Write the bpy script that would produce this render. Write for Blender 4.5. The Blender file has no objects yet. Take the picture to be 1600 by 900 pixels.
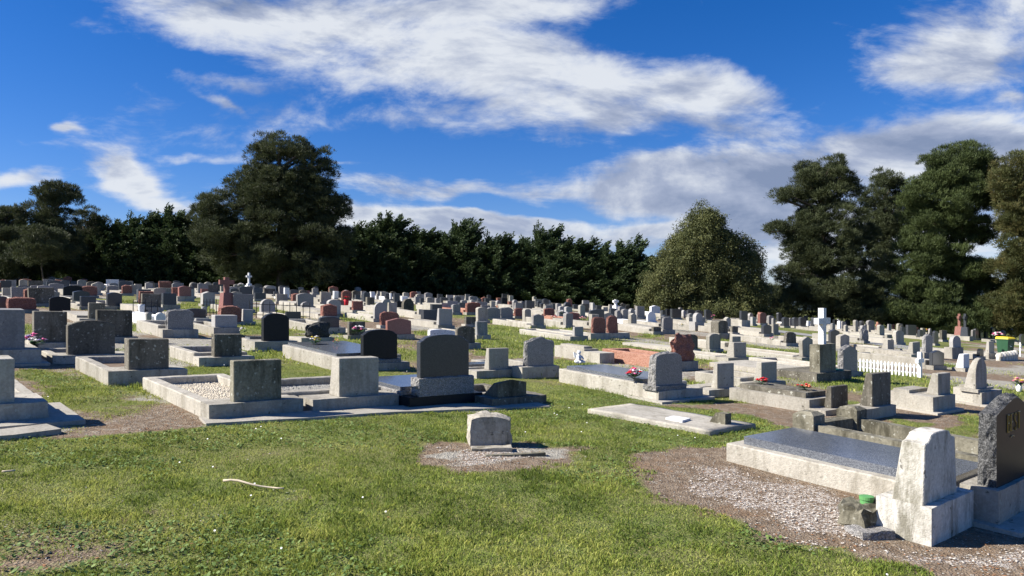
import bpy, bmesh, math, random
import numpy as np
from mathutils import Vector, Matrix, noise as mnoise
R_ = math.radians
rnd = random.Random(7)
rng = np.random.default_rng(11)
scene = bpy.context.scene
COL = scene.collection
# ------------------------------------------------------------- camera
FPX, CX, HY, EYE = 1180.0, 800.0, 470.0, 1.7
cam_d = bpy.data.cameras.new('camera'); cam = bpy.data.objects.new('camera', cam_d); COL.objects.link(cam)
cam.location = (0, 0, EYE); cam.rotation_euler = (R_(90), 0, 0)
cam_d.sensor_width = 36; cam_d.lens = 36 * FPX / 1600; cam_d.shift_y = 20 / 1600
cam_d.clip_start = 0.05; cam_d.clip_end = 12000
scene.camera = cam
# ------------------------------------------------------------- light
SUN_EL, SUN_AZ = R_(38), math.atan2(-0.985, -0.13)
S = Vector((math.sin(SUN_AZ) * math.cos(SUN_EL), math.cos(SUN_AZ) * math.cos(SUN_EL), math.sin(SUN_EL)))
sd = bpy.data.lights.new('sun', 'SUN'); sd.energy = 5.0; sd.angle = R_(0.5); sd.color = (1, 0.935, 0.85)
so = bpy.data.objects.new('sun', sd); COL.objects.link(so)
so.rotation_euler = S.to_track_quat('Z', 'Y').to_euler(); so.location = S * 40
vs = scene.view_settings
vs.view_transform = 'Standard'; vs.look = 'None'; vs.exposure = 1.05; vs.gamma = 1.0; vs.use_curve_mapping = False
scene.cycles.max_bounces = 5; scene.cycles.diffuse_bounces = 2; scene.cycles.transparent_max_bounces = 8

world = bpy.data.worlds.new('World'); scene.world = world; world.use_nodes = True
wt = world.node_tree; wt.nodes.clear()
def wn(t, **k):
    n = wt.nodes.new(t)
    for a, b in k.items(): setattr(n, a, b)
    return n
def wm(op, a, b=None, c=None, clamp=False):
    n = wn('ShaderNodeMath', operation=op, use_clamp=clamp)
    for i, v in enumerate((a, b, c)):
        if v is None: continue
        if isinstance(v, (int, float)): n.inputs[i].default_value = v
        else: wt.links.new(v, n.inputs[i])
    return n.outputs[0]
def wmap(v, a, b, c, d, smooth=True):
    n = wn('ShaderNodeMapRange', interpolation_type='SMOOTHSTEP' if smooth else 'LINEAR')
    wt.links.new(v, n.inputs[0])
    for i, q in enumerate((a, b, c, d)): n.inputs[i + 1].default_value = q
    return n.outputs[0]
sky = wn('ShaderNodeTexSky', sky_type='NISHITA', sun_disc=False, sun_elevation=SUN_EL, sun_rotation=SUN_AZ % (2 * math.pi))
sky.air_density = 1.0; sky.dust_density = 0.3; sky.ozone_density = 4.0; sky.altitude = 300
hs = wn('ShaderNodeHueSaturation'); hs.inputs['Saturation'].default_value = 1.36; hs.inputs['Value'].default_value = 0.53
wt.links.new(sky.outputs[0], hs.inputs['Color'])
gr = wn('ShaderNodeMixRGB', blend_type='MULTIPLY'); gr.inputs[0].default_value = 1; gr.inputs[2].default_value = (.85, .86, 1.18, 1); wt.links.new(hs.outputs[0], gr.inputs[1])
tc = wn('ShaderNodeTexCoord'); sep = wn('ShaderNodeSeparateXYZ'); wt.links.new(tc.outputs['Generated'], sep.inputs[0])
dx, dy, dz = sep.outputs
ady = wm('MAXIMUM', wm('ABSOLUTE', dy), 0.08)
U0 = wm('DIVIDE', dx, ady); V0 = wm('DIVIDE', dz, ady)
dzz = wm('ADD', wm('MAXIMUM', dz, 0.0), 0.16)
cmb = wn('ShaderNodeCombineXYZ')
wt.links.new(wm('DIVIDE', dx, dzz), cmb.inputs[0]); wt.links.new(wm('DIVIDE', ady, dzz), cmb.inputs[1])
def wnoise(scale, detail, rough, off=(0, 0, 0), dist=0.0, vec=None, sc=(1, 1, 1)):
    mp = wn('ShaderNodeMapping'); mp.inputs['Location'].default_value = off; mp.inputs['Scale'].default_value = sc
    wt.links.new(vec or cmb.outputs[0], mp.inputs[0])
    n = wn('ShaderNodeTexNoise'); n.inputs['Scale'].default_value = scale; n.inputs['Detail'].default_value = detail
    n.inputs['Roughness'].default_value = rough; n.inputs['Distortion'].default_value = dist
    wt.links.new(mp.outputs[0], n.inputs['Vector']); return n.outputs[0]
cuv = wn('ShaderNodeCombineXYZ'); wt.links.new(U0, cuv.inputs[0]); wt.links.new(V0, cuv.inputs[1])
w1 = wnoise(5.0, 4, .55, (4, 8, 0), 0, cuv.outputs[0], (1, 1.6, 1)); w2 = wnoise(5.0, 4, .55, (14, 3, 0), 0, cuv.outputs[0], (1, 1.6, 1))
U = wm('ADD', U0, wm('MULTIPLY', wm('SUBTRACT', w1, .5), .19)); V = wm('ADD', V0, wm('MULTIPLY', wm('SUBTRACT', w2, .5), .085))
big = wnoise(3.4, 12, 0.60, (3.1, 1.7, 0), 0.45, cuv.outputs[0], (1, 2.3, 1))
big2 = wnoise(3.4, 10, 0.60, (3.1 + 0.02, 1.7 - 0.06, 0), 0.45, cuv.outputs[0], (1, 2.3, 1))
streak = wnoise(2.3, 9, 0.58, (5.3, 2.2, 0), 0.3, cuv.outputs[0], (1, 6.5, 1))
fine = wnoise(9.0, 10, 0.66, (9.1, 2.7, 0), 0.3, cuv.outputs[0], (1, 2.0, 1))
# cloud banks: where they stand in the sky (tangent-plane azimuth / height), radius, tilt, weight
ELL = [(370,30,190,56,0,1.05),(560,55,230,75,5,1.0),(760,110,240,85,8,1.15),(700,5,330,55,0,1.0),(960,150,190,75,10,1.1),(1110,150,140,70,20,1.25),
 (1200,220,150,34,5,1.0),(350,122,130,22,3,.75),(350,160,50,11,20,.7),(1490,85,140,62,-10,1.25),(1600,30,150,60,0,1.1),(1590,160,50,20,0,.8),
 (750,292,260,20,4,1.0),(700,345,260,26,2,1.35),(1060,300,280,64,0,1.3),(1250,255,240,46,0,1.3),(1350,350,300,80,0,1.2),(930,366,300,34,0,1.15),(1110,195,150,50,10,1.15),(860,150,200,60,8,.9),(640,190,200,26,6,.55),(1460,225,300,52,2,1.6),(1300,205,200,30,4,1.0),(1120,370,260,36,0,1.0),(1300,300,200,60,0,.9),
 (180,275,80,32,18,1.4),(255,318,110,18,8,1.2),(25,282,85,24,0,1.2),(100,202,32,10,6,1.0),(330,250,110,9,3,.65),(550,250,40,6,4,.7),(90,160,45,7,8,.45),(300,320,60,12,0,.7),
 (1150,50,150,70,0,-.4),(800,226,230,16,3,-.6),(1300,150,90,60,0,-.5),(820,330,160,9,4,-.7),(1130,218,60,12,0,-.1),(120,110,200,60,0,-.5),(1420,400,200,25,0,-.3)]
acc = None
for cx, cy, rx, ry, an, w in ELL:
    cu, cv, ru, rv = (cx - CX) / FPX, (HY - cy) / FPX, rx / FPX, ry / FPX
    ca_, sa_ = math.cos(R_(-an)), math.sin(R_(-an))
    du = wm('SUBTRACT', U, cu); dv = wm('SUBTRACT', V, cv)
    p = wm('DIVIDE', wm('ADD', wm('MULTIPLY', du, ca_), wm('MULTIPLY', dv, sa_)), ru)
    q = wm('DIVIDE', wm('SUBTRACT', wm('MULTIPLY', dv, ca_), wm('MULTIPLY', du, sa_)), rv)
    r2 = wm('ADD', wm('MULTIPLY', p, p), wm('MULTIPLY', q, q))
    g = wm('MULTIPLY', wm('EXPONENT', wm('MULTIPLY', r2, -0.9)), w)
    if w > 0: acc = g if acc is None else wm('SMOOTH_MAX', acc, g, 0.3)
    else: acc = wm('ADD', acc, g)
lowsky = wmap(V0, .30, .10, 0, 1)
nz = wm('ADD', wm('MULTIPLY', wm('MULTIPLY', wm('SUBTRACT', streak, 0.5), 3.0), lowsky), wm('ADD', wm('MULTIPLY', wm('SUBTRACT', big, 0.5), 2.1), wm('MULTIPLY', wm('SUBTRACT', fine, 0.5), 1.35)))
dens = wm('SUBTRACT', wm('ADD', wm('SUBTRACT', acc, 0.40), nz), wmap(dy, 0.35, -0.05, 0, 0.8))
mask = wmap(dens, -0.18, 0.62, 0, 0.96)
relief = wm('MULTIPLY', wm('SUBTRACT', big, big2), 3.6)
thick = wmap(dens, 0.25, 1.4, 0, 1)
fine2 = wnoise(3.2, 6, 0.55, (1.1, 5.7, 0), 0.3, cuv.outputs[0], (1, 2.4, 1))
lit = wm('ADD', wm('ADD', wm('ADD', wm('SUBTRACT', 0.78, wm('MULTIPLY', thick, 0.34)), wm('MULTIPLY', wm('SUBTRACT', streak, 0.5), 1.1)), relief), wm('MULTIPLY', wm('SUBTRACT', fine2, 0.5), 1.7), clamp=True)
cr = wn('ShaderNodeValToRGB'); wt.links.new(lit, cr.inputs[0])
el = cr.color_ramp.elements
el[0].position = 0.05; el[0].color = (0.25, 0.315, 0.47, 1); el[1].position = 1.0; el[1].color = (0.80, 0.84, 0.90, 1)
e = el.new(0.5); e.color = (0.42, 0.48, 0.63, 1)
SKYS = 0.10
sc_ = wn('ShaderNodeVectorMath', operation='SCALE'); wt.links.new(cr.outputs[0], sc_.inputs[0]); sc_.inputs['Scale'].default_value = 0.47 / SKYS
mx = wn('ShaderNodeMixRGB'); wt.links.new(mask, mx.inputs[0]); wt.links.new(gr.outputs[0], mx.inputs[1]); wt.links.new(sc_.outputs[0], mx.inputs[2])
bg = wn('ShaderNodeBackground'); bg.inputs[1].default_value = SKYS; wt.links.new(mx.outputs[0], bg.inputs[0])
wo = wn('ShaderNodeOutputWorld'); wt.links.new(bg.outputs[0], wo.inputs[0])
world.cycles.sampling_method = 'MANUAL'; world.cycles.sample_map_resolution = 512

# ------------------------------------------------------------- helpers
def _hash(ix, iy, s):
    h = (ix.astype(np.int64) * 374761393 + iy.astype(np.int64) * 668265263 + s * 974634777) & 0x7fffffff
    h = ((h ^ (h >> 13)) * 1274126177) & 0x7fffffff
    return ((h ^ (h >> 16)) & 0xffff) / 65535.0
def vnoise(x, y, s=0):
    ix, iy = np.floor(x), np.floor(y); fx, fy = x - ix, y - iy
    fx = fx * fx * (3 - 2 * fx); fy = fy * fy * (3 - 2 * fy)
    a, b = _hash(ix, iy, s), _hash(ix + 1, iy, s); c, d = _hash(ix, iy + 1, s), _hash(ix + 1, iy + 1, s)
    return (a * (1 - fx) + b * fx) * (1 - fy) + (c * (1 - fx) + d * fx) * fy
def fbm(x, y, s=0, o=4):
    x = np.asarray(x, float); y = np.asarray(y, float); r = 0; a = 0.5; t = 0
    for i in range(o): r = r + a * vnoise(x, y, s + i); t += a; x = x * 2.03 + 7.1; y = y * 2.03 + 3.7; a *= .5
    return r / t
def ground(X, Y):
    X = np.asarray(X, float); Y = np.asarray(Y, float)
    Xc = np.clip(X, -47, 60); q = np.where(Xc < 0, 0.00064, 0.0004)
    z = 0.025 * np.clip(Y, -40, 85) - 0.0605 * Xc - q * Xc * Xc - 0.06 * np.maximum(Y - 85, 0).clip(0, 400)
    z = z + 0.05 * (fbm(X / 3.1, Y / 3.1, 5, 3) - 0.5) * np.clip((Y - 2) / 4, 0, 1) * np.clip((90 - Y) / 20, 0, 1)
    return z
def gz(x, y): return float(ground(x, y))
def ray(px, py, ymax=56.0):
    u = (px - CX) / FPX; v = (HY - py) / FPX; Y = 2.0
    while Y < ymax:
        if gz(u * Y, Y) >= EYE + v * Y: break
        Y += 0.25
    if Y >= ymax: return u * ymax, ymax
    lo, hi = Y - 0.25, Y
    for _ in range(12):
        m = (lo + hi) / 2
        if gz(u * m, m) >= EYE + v * m: hi = m
        else: lo = m
    return u * hi, hi
def tag(o, label=None, cat=None, group=None, kind=None):
    if label: o['label'] = label
    if cat: o['category'] = cat
    if group: o['group'] = group
    if kind: o['kind'] = kind
    return o
def empty(name, loc, rz=0.0):
    o = bpy.data.objects.new(name, None); COL.objects.link(o); o.location = loc; o.rotation_euler = (0, 0, rz)
    o.empty_display_size = 0.2; return o
def link(name, me, mat=None, parent=None, loc=None, rz=0.0):
    o = bpy.data.objects.new(name, me); COL.objects.link(o)
    if mat is not None: me.materials.append(mat) if not len(me.materials) else None
    if parent is not None: o.parent = parent
    if loc is not None: o.location = loc
    if rz: o.rotation_euler = (0, 0, rz)
    return o
def npmesh(name, verts, k, attr=None, smooth=False):
    """verts (N*k,3): N separate k-gons; attr: per-vertex float 'tint'"""
    n = len(verts) // k
    me = bpy.data.meshes.new(name); me.vertices.add(len(verts)); me.vertices.foreach_set('co', verts.astype(np.float32).ravel())
    me.loops.add(n * k); me.loops.foreach_set('vertex_index', np.arange(n * k, dtype=np.int32))
    me.polygons.add(n); me.polygons.foreach_set('loop_start', np.arange(0, n * k, k, dtype=np.int32))
    me.update(calc_edges=True)
    if attr is not None:
        a = me.attributes.new('tint', 'FLOAT', 'POINT'); a.data.foreach_set('value', attr.astype(np.float32))
    return me
class MB:
    def __init__(s): s.bm = bmesh.new(); s.sh = (0, 0)
    def poly(s, pts):
        return s.bm.faces.new([s.bm.verts.new(p) for p in pts])
    def hexa(s, b, t):
        vb = [s.bm.verts.new(p) for p in b]; vt = [s.bm.verts.new(p) for p in t]; n = len(b)
        s.bm.faces.new(vb[::-1]); s.bm.faces.new(vt)
        for i in range(n): s.bm.faces.new((vb[i], vb[(i + 1) % n], vt[(i + 1) % n], vt[i]))
        return s
    def box(s, x0, x1, y0, y1, z0, z1, tx=0, ty=0):
        return s.hexa([(x0, y0, z0), (x1, y0, z0), (x1, y1, z0), (x0, y1, z0)],
                      [(x0 + tx, y0 + ty, z1), (x1 - tx, y0 + ty, z1), (x1 - tx, y1 - ty, z1), (x0 + tx, y1 - ty, z1)])
    def tube(s, pts, rads, n=8, cap=True):
        rings = []
        for i, p in enumerate(pts):
            p = Vector(p); d = (Vector(pts[min(i + 1, len(pts) - 1)]) - Vector(pts[max(i - 1, 0)])).normalized()
            a = d.orthogonal().normalized() if abs(d.z) < .99 else Vector((1, 0, 0)); b = d.cross(a).normalized(); a = b.cross(d)
            rings.append([s.bm.verts.new(p + (a * math.cos(2 * math.pi * k / n) + b * math.sin(2 * math.pi * k / n)) * rads[i]) for k in range(n)])
        for r0, r1 in zip(rings, rings[1:]):
            for k in range(n): s.bm.faces.new((r0[k], r0[(k + 1) % n], r1[(k + 1) % n], r1[k]))
        if cap: s.bm.faces.new(rings[0][::-1]); s.bm.faces.new(rings[-1])
        return s
    def ball(s, c, r, sub=1, sq=(1, 1, 1)):
        m = Matrix.Translation(c) @ Matrix.Diagonal((sq[0], sq[1], sq[2], 1))
        bmesh.ops.create_icosphere(s.bm, subdivisions=sub, radius=r, matrix=m); return s
    def bevel(s, w, seg=2):
        es = [e for e in s.bm.edges if len(e.link_faces) == 2 and e.calc_face_angle(0) > 0.5]
        bmesh.ops.bevel(s.bm, geom=es, offset=w, segments=seg, profile=0.6, affect='EDGES', clamp_overlap=True); return s
    def shear(s, kx, ky):
        for v in s.bm.verts: v.co.z += kx * v.co.x + ky * v.co.y
        return s
    def done(s, name, mat, parent=None, smooth=False, loc=None, rz=0):
        bmesh.ops.recalc_face_normals(s.bm, faces=s.bm.faces)
        me = bpy.data.meshes.new(name); s.bm.to_mesh(me); s.bm.free()
        if smooth:
            for p in me.polygons: p.use_smooth = True
        return link(name, me, mat, parent, loc, rz)

# ------------------------------------------------------------- materials
class NT:
    def __init__(s, name, rough=0.8, spec=0.3):
        s.m = bpy.data.materials.new(name); s.m.use_nodes = True; s.t = s.m.node_tree
        s.b = s.t.nodes['Principled BSDF']; s.b.inputs['Roughness'].default_value = rough
        s.b.inputs['Specular IOR Level'].default_value = spec
        s.tc = s.t.nodes.new('ShaderNodeTexCoord'); s.oi = s.t.nodes.new('ShaderNodeObjectInfo')
    def n(s, t, **k):
        q = s.t.nodes.new(t)
        for a, b in k.items(): setattr(q, a, b)
        return q
    def l(s, a, b): s.t.links.new(a, b)
    def vec(s, src='Object', scale=(1, 1, 1), rand=True):
        mp = s.n('ShaderNodeMapping'); mp.inputs['Scale'].default_value = scale; s.l(s.tc.outputs[src], mp.inputs[0])
        if rand and src == 'Object':
            c = s.n('ShaderNodeVectorMath', operation='SCALE'); cb = s.n('ShaderNodeCombineXYZ')
            for i in range(3): s.l(s.oi.outputs['Random'], cb.inputs[i])
            s.l(cb.outputs[0], c.inputs[0]); c.inputs['Scale'].default_value = 37.0; s.l(c.outputs[0], mp.inputs['Location'])
        return mp.outputs[0]
    def noise(s, scale, detail=4, rough=.55, vec=None, dist=0):
        q = s.n('ShaderNodeTexNoise'); q.inputs['Scale'].default_value = scale; q.inputs['Detail'].default_value = detail
        q.inputs['Roughness'].default_value = rough; q.inputs['Distortion'].default_value = dist
        s.l(vec or s.vec(), q.inputs['Vector']); return q.outputs[0]
    def ramp(s, v, stops):
        q = s.n('ShaderNodeValToRGB'); s.l(v, q.inputs[0]); e = q.color_ramp.elements
        while len(e) < len(stops): e.new(0.5)
        for i, (p, c) in enumerate(stops):
            e[i].position = p; e[i].color = (c, c, c, 1) if isinstance(c, (int, float)) else (*c, 1)
        return q.outputs[0]
    def mix(s, f, a, b, mode='MIX'):
        q = s.n('ShaderNodeMixRGB', blend_type=mode)
        for i, v in enumerate((f, a, b)):
            if isinstance(v, (int, float)): q.inputs[i].default_value = v if i == 0 else (v, v, v, 1)
            elif isinstance(v, tuple): q.inputs[i].default_value = (*v, 1)
            else: s.l(v, q.inputs[i])
        return q.outputs[0]
    def math(s, op, a, b=0.0, clamp=False):
        q = s.n('ShaderNodeMath', operation=op, use_clamp=clamp)
        for i, v in enumerate((a, b)):
            if isinstance(v, (int, float)): q.inputs[i].default_value = v
            else: s.l(v, q.inputs[i])
        return q.outputs[0]
    def color(s, c):
        if isinstance(c, tuple): s.b.inputs['Base Color'].default_value = (*c, 1)
        else: s.l(c, s.b.inputs['Base Color'])
    def bump(s, h, dist=.01, st=1.0):
        q = s.n('ShaderNodeBump'); q.inputs['Distance'].default_value = dist; q.inputs['Strength'].default_value = st
        s.l(h, q.inputs['Height']); s.l(q.outputs[0], s.b.inputs['Normal'])
def vary(t, col, amt=.25):
    v = t.math('ADD', t.math('MULTIPLY', t.oi.outputs['Random'], amt), 1 - amt * .6)
    return t.mix(1.0, col, v, 'MULTIPLY')
def concrete(name, light, dark, stain, stainamt=.5, varyamt=.28, streak=True):
    t = NT(name, .9, .15)
    n1 = t.noise(2.2, 6, .65); base = t.ramp(n1, [(.3, dark), (.7, light)])
    n2 = t.noise(34, 3, .6); base = t.mix(.35, base, t.ramp(n2, [(.35, tuple(c * .62 for c in dark)), (.62, light)]))
    st = t.noise(1.3, 7, .72, t.vec(scale=(3.2, 3.2, .8)) if streak else None, .4)
    base = t.mix(t.math('MULTIPLY', t.ramp(st, [(.46, 0.0), (.62, 1.0)]), stainamt), base, stain)
    li = t.noise(19, 4, .5); base = t.mix(t.ramp(li, [(.63, 0.0), (.68, .7)]), base, (.42, .42, .36))
    li2 = t.noise(13, 5, .6, None); base = t.mix(t.ramp(li2, [(.30, .8), (.36, 0.0)]), base, (.07, .065, .05))
    t.color(vary(t, base, varyamt)); t.bump(t.math('ADD', n2, t.noise(90, 2, .5)), .006, .7); return t.m
def granite(name, a, b, c, rough=.35, sc=160, spec=.5, bumpd=0.0, varyamt=.25):
    t = NT(name, rough, spec)
    v = t.n('ShaderNodeTexVoronoi'); v.inputs['Scale'].default_value = sc; t.l(t.vec(), v.inputs['Vector'])
    sp = t.n('ShaderNodeSeparateColor'); t.l(v.outputs['Color'], sp.inputs[0])
    col = t.ramp(sp.outputs[0], [(.15, a), (.5, b), (.85, c)])
    big = t.noise(1.6, 5, .6); col = t.mix(.35, col, t.ramp(big, [(.3, a), (.7, b)]))
    t.color(vary(t, col, varyamt))
    if bumpd: t.bump(t.math('ADD', t.noise(9, 8, .7), t.noise(30, 4, .6)), bumpd, 1.0)
    return t.m
M = {}
M['concrete'] = concrete('weathered concrete', (.44, .415, .355), (.335, .315, .265), (.16, .145, .11), .5)
M['concrete_pale'] = concrete('pale concrete', (.46, .435, .375), (.35, .33, .28), (.25, .23, .18), .35)
M['concrete_dark'] = concrete('blackened concrete', (.20, .185, .15), (.10, .092, .072), (.05, .047, .035), .8)
M['mossy'] = concrete('lichened concrete', (.27, .255, .195), (.13, .12, .085), (.045, .042, .028), .85)
M['white_paint'] = concrete('white limewashed stone', (.72, .70, .64), (.50, .48, .42), (.15, .14, .10), .85, .05)
M['palerock'] = concrete('weathered pale stone', (.42, .39, .33), (.27, .25, .20), (.10, .09, .065), .85)
M['white'] = concrete('white marble', (.82, .83, .83), (.70, .71, .71), (.52, .53, .52), .3, .12)
M['grey'] = granite('grey granite', (.11, .105, .098), (.225, .215, .20), (.42, .405, .38), .5, 150)
M['greyrock'] = granite('rock faced grey granite', (.14, .137, .13), (.27, .262, .245), (.46, .45, .43), .8, 120, .25, .035)
M['darkrock'] = granite('rock faced dark granite', (.045, .047, .046), (.10, .102, .10), (.24, .24, .235), .8, 110, .25, .035)
M['lightgrey'] = granite('pale grey stone', (.27, .26, .24), (.35, .34, .315), (.43, .42, .40), .75, 90, .25)
M['dark'] = granite('dark grey granite', (.024, .027, .031), (.047, .051, .057), (.09, .095, .10), .3, 190)
M['black'] = granite('polished black granite', (.010, .012, .013), (.015, .017, .019), (.035, .037, .04), .38, 230, .14)
M['blackrock'] = granite('rock faced black granite', (.02, .022, .02), (.05, .052, .048), (.12, .12, .11), .75, 90, .3, .04)
M['slab'] = granite('polished blue grey granite slab', (.03, .035, .045), (.10, .11, .13), (.26, .28, .30), .13, 220, .6)
M['red'] = granite('red granite', (.13, .05, .038), (.25, .10, .075), (.36, .19, .15), .45, 150, .4)
M['redrock'] = granite('rock faced red granite', (.14, .055, .042), (.29, .125, .09), (.42, .23, .18), .85, 90, .25, .04)
M['pink'] = granite('pink granite kerb', (.27, .12, .08), (.40, .20, .135), (.50, .31, .23), .8, 80, .25, .02)
M['bluegrey'] = concrete('smooth bluish plastered stone', (.33, .335, .325), (.24, .245, .24), (.16, .16, .155), .5)
def plain(name, c, rough=.5, spec=.4, nz=.25, sc=12):
    t = NT(name, rough, spec); n = t.noise(sc, 4, .6)
    t.color(t.mix(n, tuple(x * (1 - nz) for x in c), tuple(min(1, x * (1 + nz)) for x in c))); return t.m
M['iron'] = plain('black iron', (.02, .02, .022), .5)
M['gold'] = plain('gold lettering', (.42, .27, .06), .4)
M['binmat'] = plain('dark green plastic', (.022, .075, .035), .45)
M['yellow'] = plain('yellow plastic lid', (.78, .60, .02), .45)
M['rubber'] = plain('black rubber', (.015, .015, .015), .7)
M['picket'] = plain('white painted wood', (.82, .82, .80), .6, nz=.06)
M['pebble'] = plain('cream quartz pebbles', (.60, .54, .42), .7, .3, .35, 60)
M['gpebble'] = plain('grey gravel', (.36, .35, .31), .8, .2, .45, 70)
M['chip'] = plain('white limestone chips', (.46, .42, .37), .8, .2, .3, 9)
M['soil'] = plain('bare grave soil', (.17, .13, .095), .95, .1, .5, 8)
M['stem'] = plain('leaf green', (.04, .10, .03), .6)
M['wood'] = plain('bleached stick', (.50, .43, .32), .8, .2, .2, 30)
M['greenpl'] = plain('bright green plastic', (.10, .28, .09), .5)
M['teal'] = plain('teal plastic pot', (.02, .14, .12), .5)
for k_, c_ in dict(f_red=(.55, .03, .04), f_pink=(.75, .20, .38), f_white=(.82, .80, .78), f_yellow=(.80, .62, .10), f_orange=(.80, .30, .16), f_purple=(.24, .20, .42), f_peach=(.75, .50, .40)).items():
    M[k_] = plain('petal ' + k_[2:], c_, .7, .2, .2, 40)
def foliage(name, dark, mid, light, transl=.18):
    t = NT(name, .65, .25); at = t.n('ShaderNodeAttribute', attribute_name='tint')
    t.color(t.ramp(at.outputs['Fac'], [(.0, dark), (.5, mid), (1.0, light)]))
    tr = t.n('ShaderNodeBsdfTranslucent'); t.l(t.ramp(at.outputs['Fac'], [(.0, mid), (1.0, light)]), tr.inputs[0])
    ms = t.n('ShaderNodeMixShader'); ms.inputs[0].default_value = transl
    t.l(t.b.outputs[0], ms.inputs[1]); t.l(tr.outputs[0], ms.inputs[2])
    t.l(ms.outputs[0], t.t.nodes['Material Output'].inputs['Surface']); return t.m
M['fol_macro'] = foliage('macrocarpa foliage', (.026, .044, .02), (.050, .080, .03), (.085, .12, .046))
M['fol_pine'] = foliage('pine needles', (.026, .034, .016), (.052, .066, .027), (.098, .115, .048))
M['fol_pine2'] = foliage('bright pine needles', (.030, .044, .014), (.060, .084, .026), (.105, .135, .044))
M['fol_brown'] = foliage('browning pine needles', (.035, .046, .016), (.072, .082, .026), (.13, .105, .038))
M['fol_euc'] = foliage('olive gum leaves', (.045, .055, .020), (.095, .11, .038), (.175, .175, .066))
t = NT('bark', .95, .1); nb = t.noise(6, 6, .7, t.vec(scale=(1, 1, .25))); t.color(t.ramp(nb, [(.3, (.05, .04, .032)), (.7, (.14, .115, .09))])); t.bump(nb, .05, .8); M['bark'] = t.m
t = NT('pale bark', .9, .1); nb = t.noise(4, 5, .7, t.vec(scale=(1, 1, .3))); t.color(t.ramp(nb, [(.3, (.15, .13, .11)), (.7, (.32, .29, .25))])); M['palebark'] = t.m
M['grass'] = foliage('grass blades', (.055, .09, .018), (.20, .275, .04), (.44, .45, .12), .3)
M['clover'] = foliage('clover leaves', (.07, .12, .03), (.12, .19, .045), (.19, .26, .08), .15)

# ground: masks in a colour attribute say what covers the soil (red turf, green white chips, blue dusty concrete crumbs)
t = NT('ground', .95, .08)
at = t.n('ShaderNodeAttribute', attribute_name='cover'); sp = t.n('ShaderNodeSeparateColor'); t.l(at.outputs['Color'], sp.inputs[0])
gv = t.vec('Object', rand=False)
n1 = t.noise(.9, 6, .65, gv); n2 = t.noise(9, 6, .7, gv); n3 = t.noise(60, 4, .6, gv); n4 = t.noise(3.1, 5, .6, gv)
soil = t.ramp(n2, [(.3, (.11, .078, .052)), (.5, (.21, .16, .11)), (.68, (.31, .255, .19))])
soil = t.mix(t.ramp(n3, [(.55, 0.0), (.64, .75)]), soil, (.36, .31, .255))
soil = t.mix(t.ramp(n4, [(.5, 0.0), (.66, .5)]), soil, (.24, .155, .09))
turf = t.ramp(n2, [(.3, (.06, .09, .022)), (.5, (.13, .175, .04)), (.7, (.23, .25, .08))])
turf = t.mix(t.ramp(n1, [(.42, 0.0), (.6, .55)]), turf, (.20, .19, .07))
turf = t.mix(t.ramp(n3, [(.50, 0.0), (.64, .7)]), turf, (.27, .23, .13))
vo = t.n('ShaderNodeTexVoronoi'); vo.inputs['Scale'].default_value = 55; t.l(gv, vo.inputs['Vector'])
spv = t.n('ShaderNodeSeparateColor'); t.l(vo.outputs['Color'], spv.inputs[0])
chips = t.ramp(spv.outputs[0], [(.25, (.18, .13, .09)), (.5, (.33, .27, .21)), (.85, (.56, .52, .46))])
dust = t.ramp(n2, [(.35, (.27, .255, .21)), (.6, (.42, .40, .34))])
dust = t.mix(t.ramp(n3, [(.5, 0.0), (.62, .6)]), dust, (.22, .20, .15))
def th(ch, lo=.38, hi=.62):
    q = t.math('ADD', ch, t.math('MULTIPLY', t.math('SUBTRACT', n2, .5), .9)); q = t.math('ADD', q, t.math('MULTIPLY', t.math('SUBTRACT', n3, .5), .6))
    return t.ramp(q, [(lo, 0.0), (hi, 1.0)])
c = t.mix(th(sp.outputs[2]), soil, dust); c = t.mix(th(sp.outputs[1]), c, chips); c = t.mix(th(sp.outputs[0]), c, turf)
t.color(c); t.bump(t.math('ADD', n3, t.math('ADD', t.math('MULTIPLY', n2, 2.0), t.math('MULTIPLY', vo.outputs['Distance'], .6))), .03, .8); M['ground'] = t.m
t = NT('asphalt', .9, .15); n = t.noise(2, 6, .6, t.vec('Object', rand=False)); n2 = t.noise(60, 3, .6, t.vec('Object', rand=False))
t.color(t.mix(.5, t.ramp(n, [(.3, (.22, .22, .205)), (.7, (.33, .325, .30))]), t.ramp(n2, [(.3, .14), (.7, .40)]))); t.bump(n2, .01); M['asphalt'] = t.m
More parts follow.
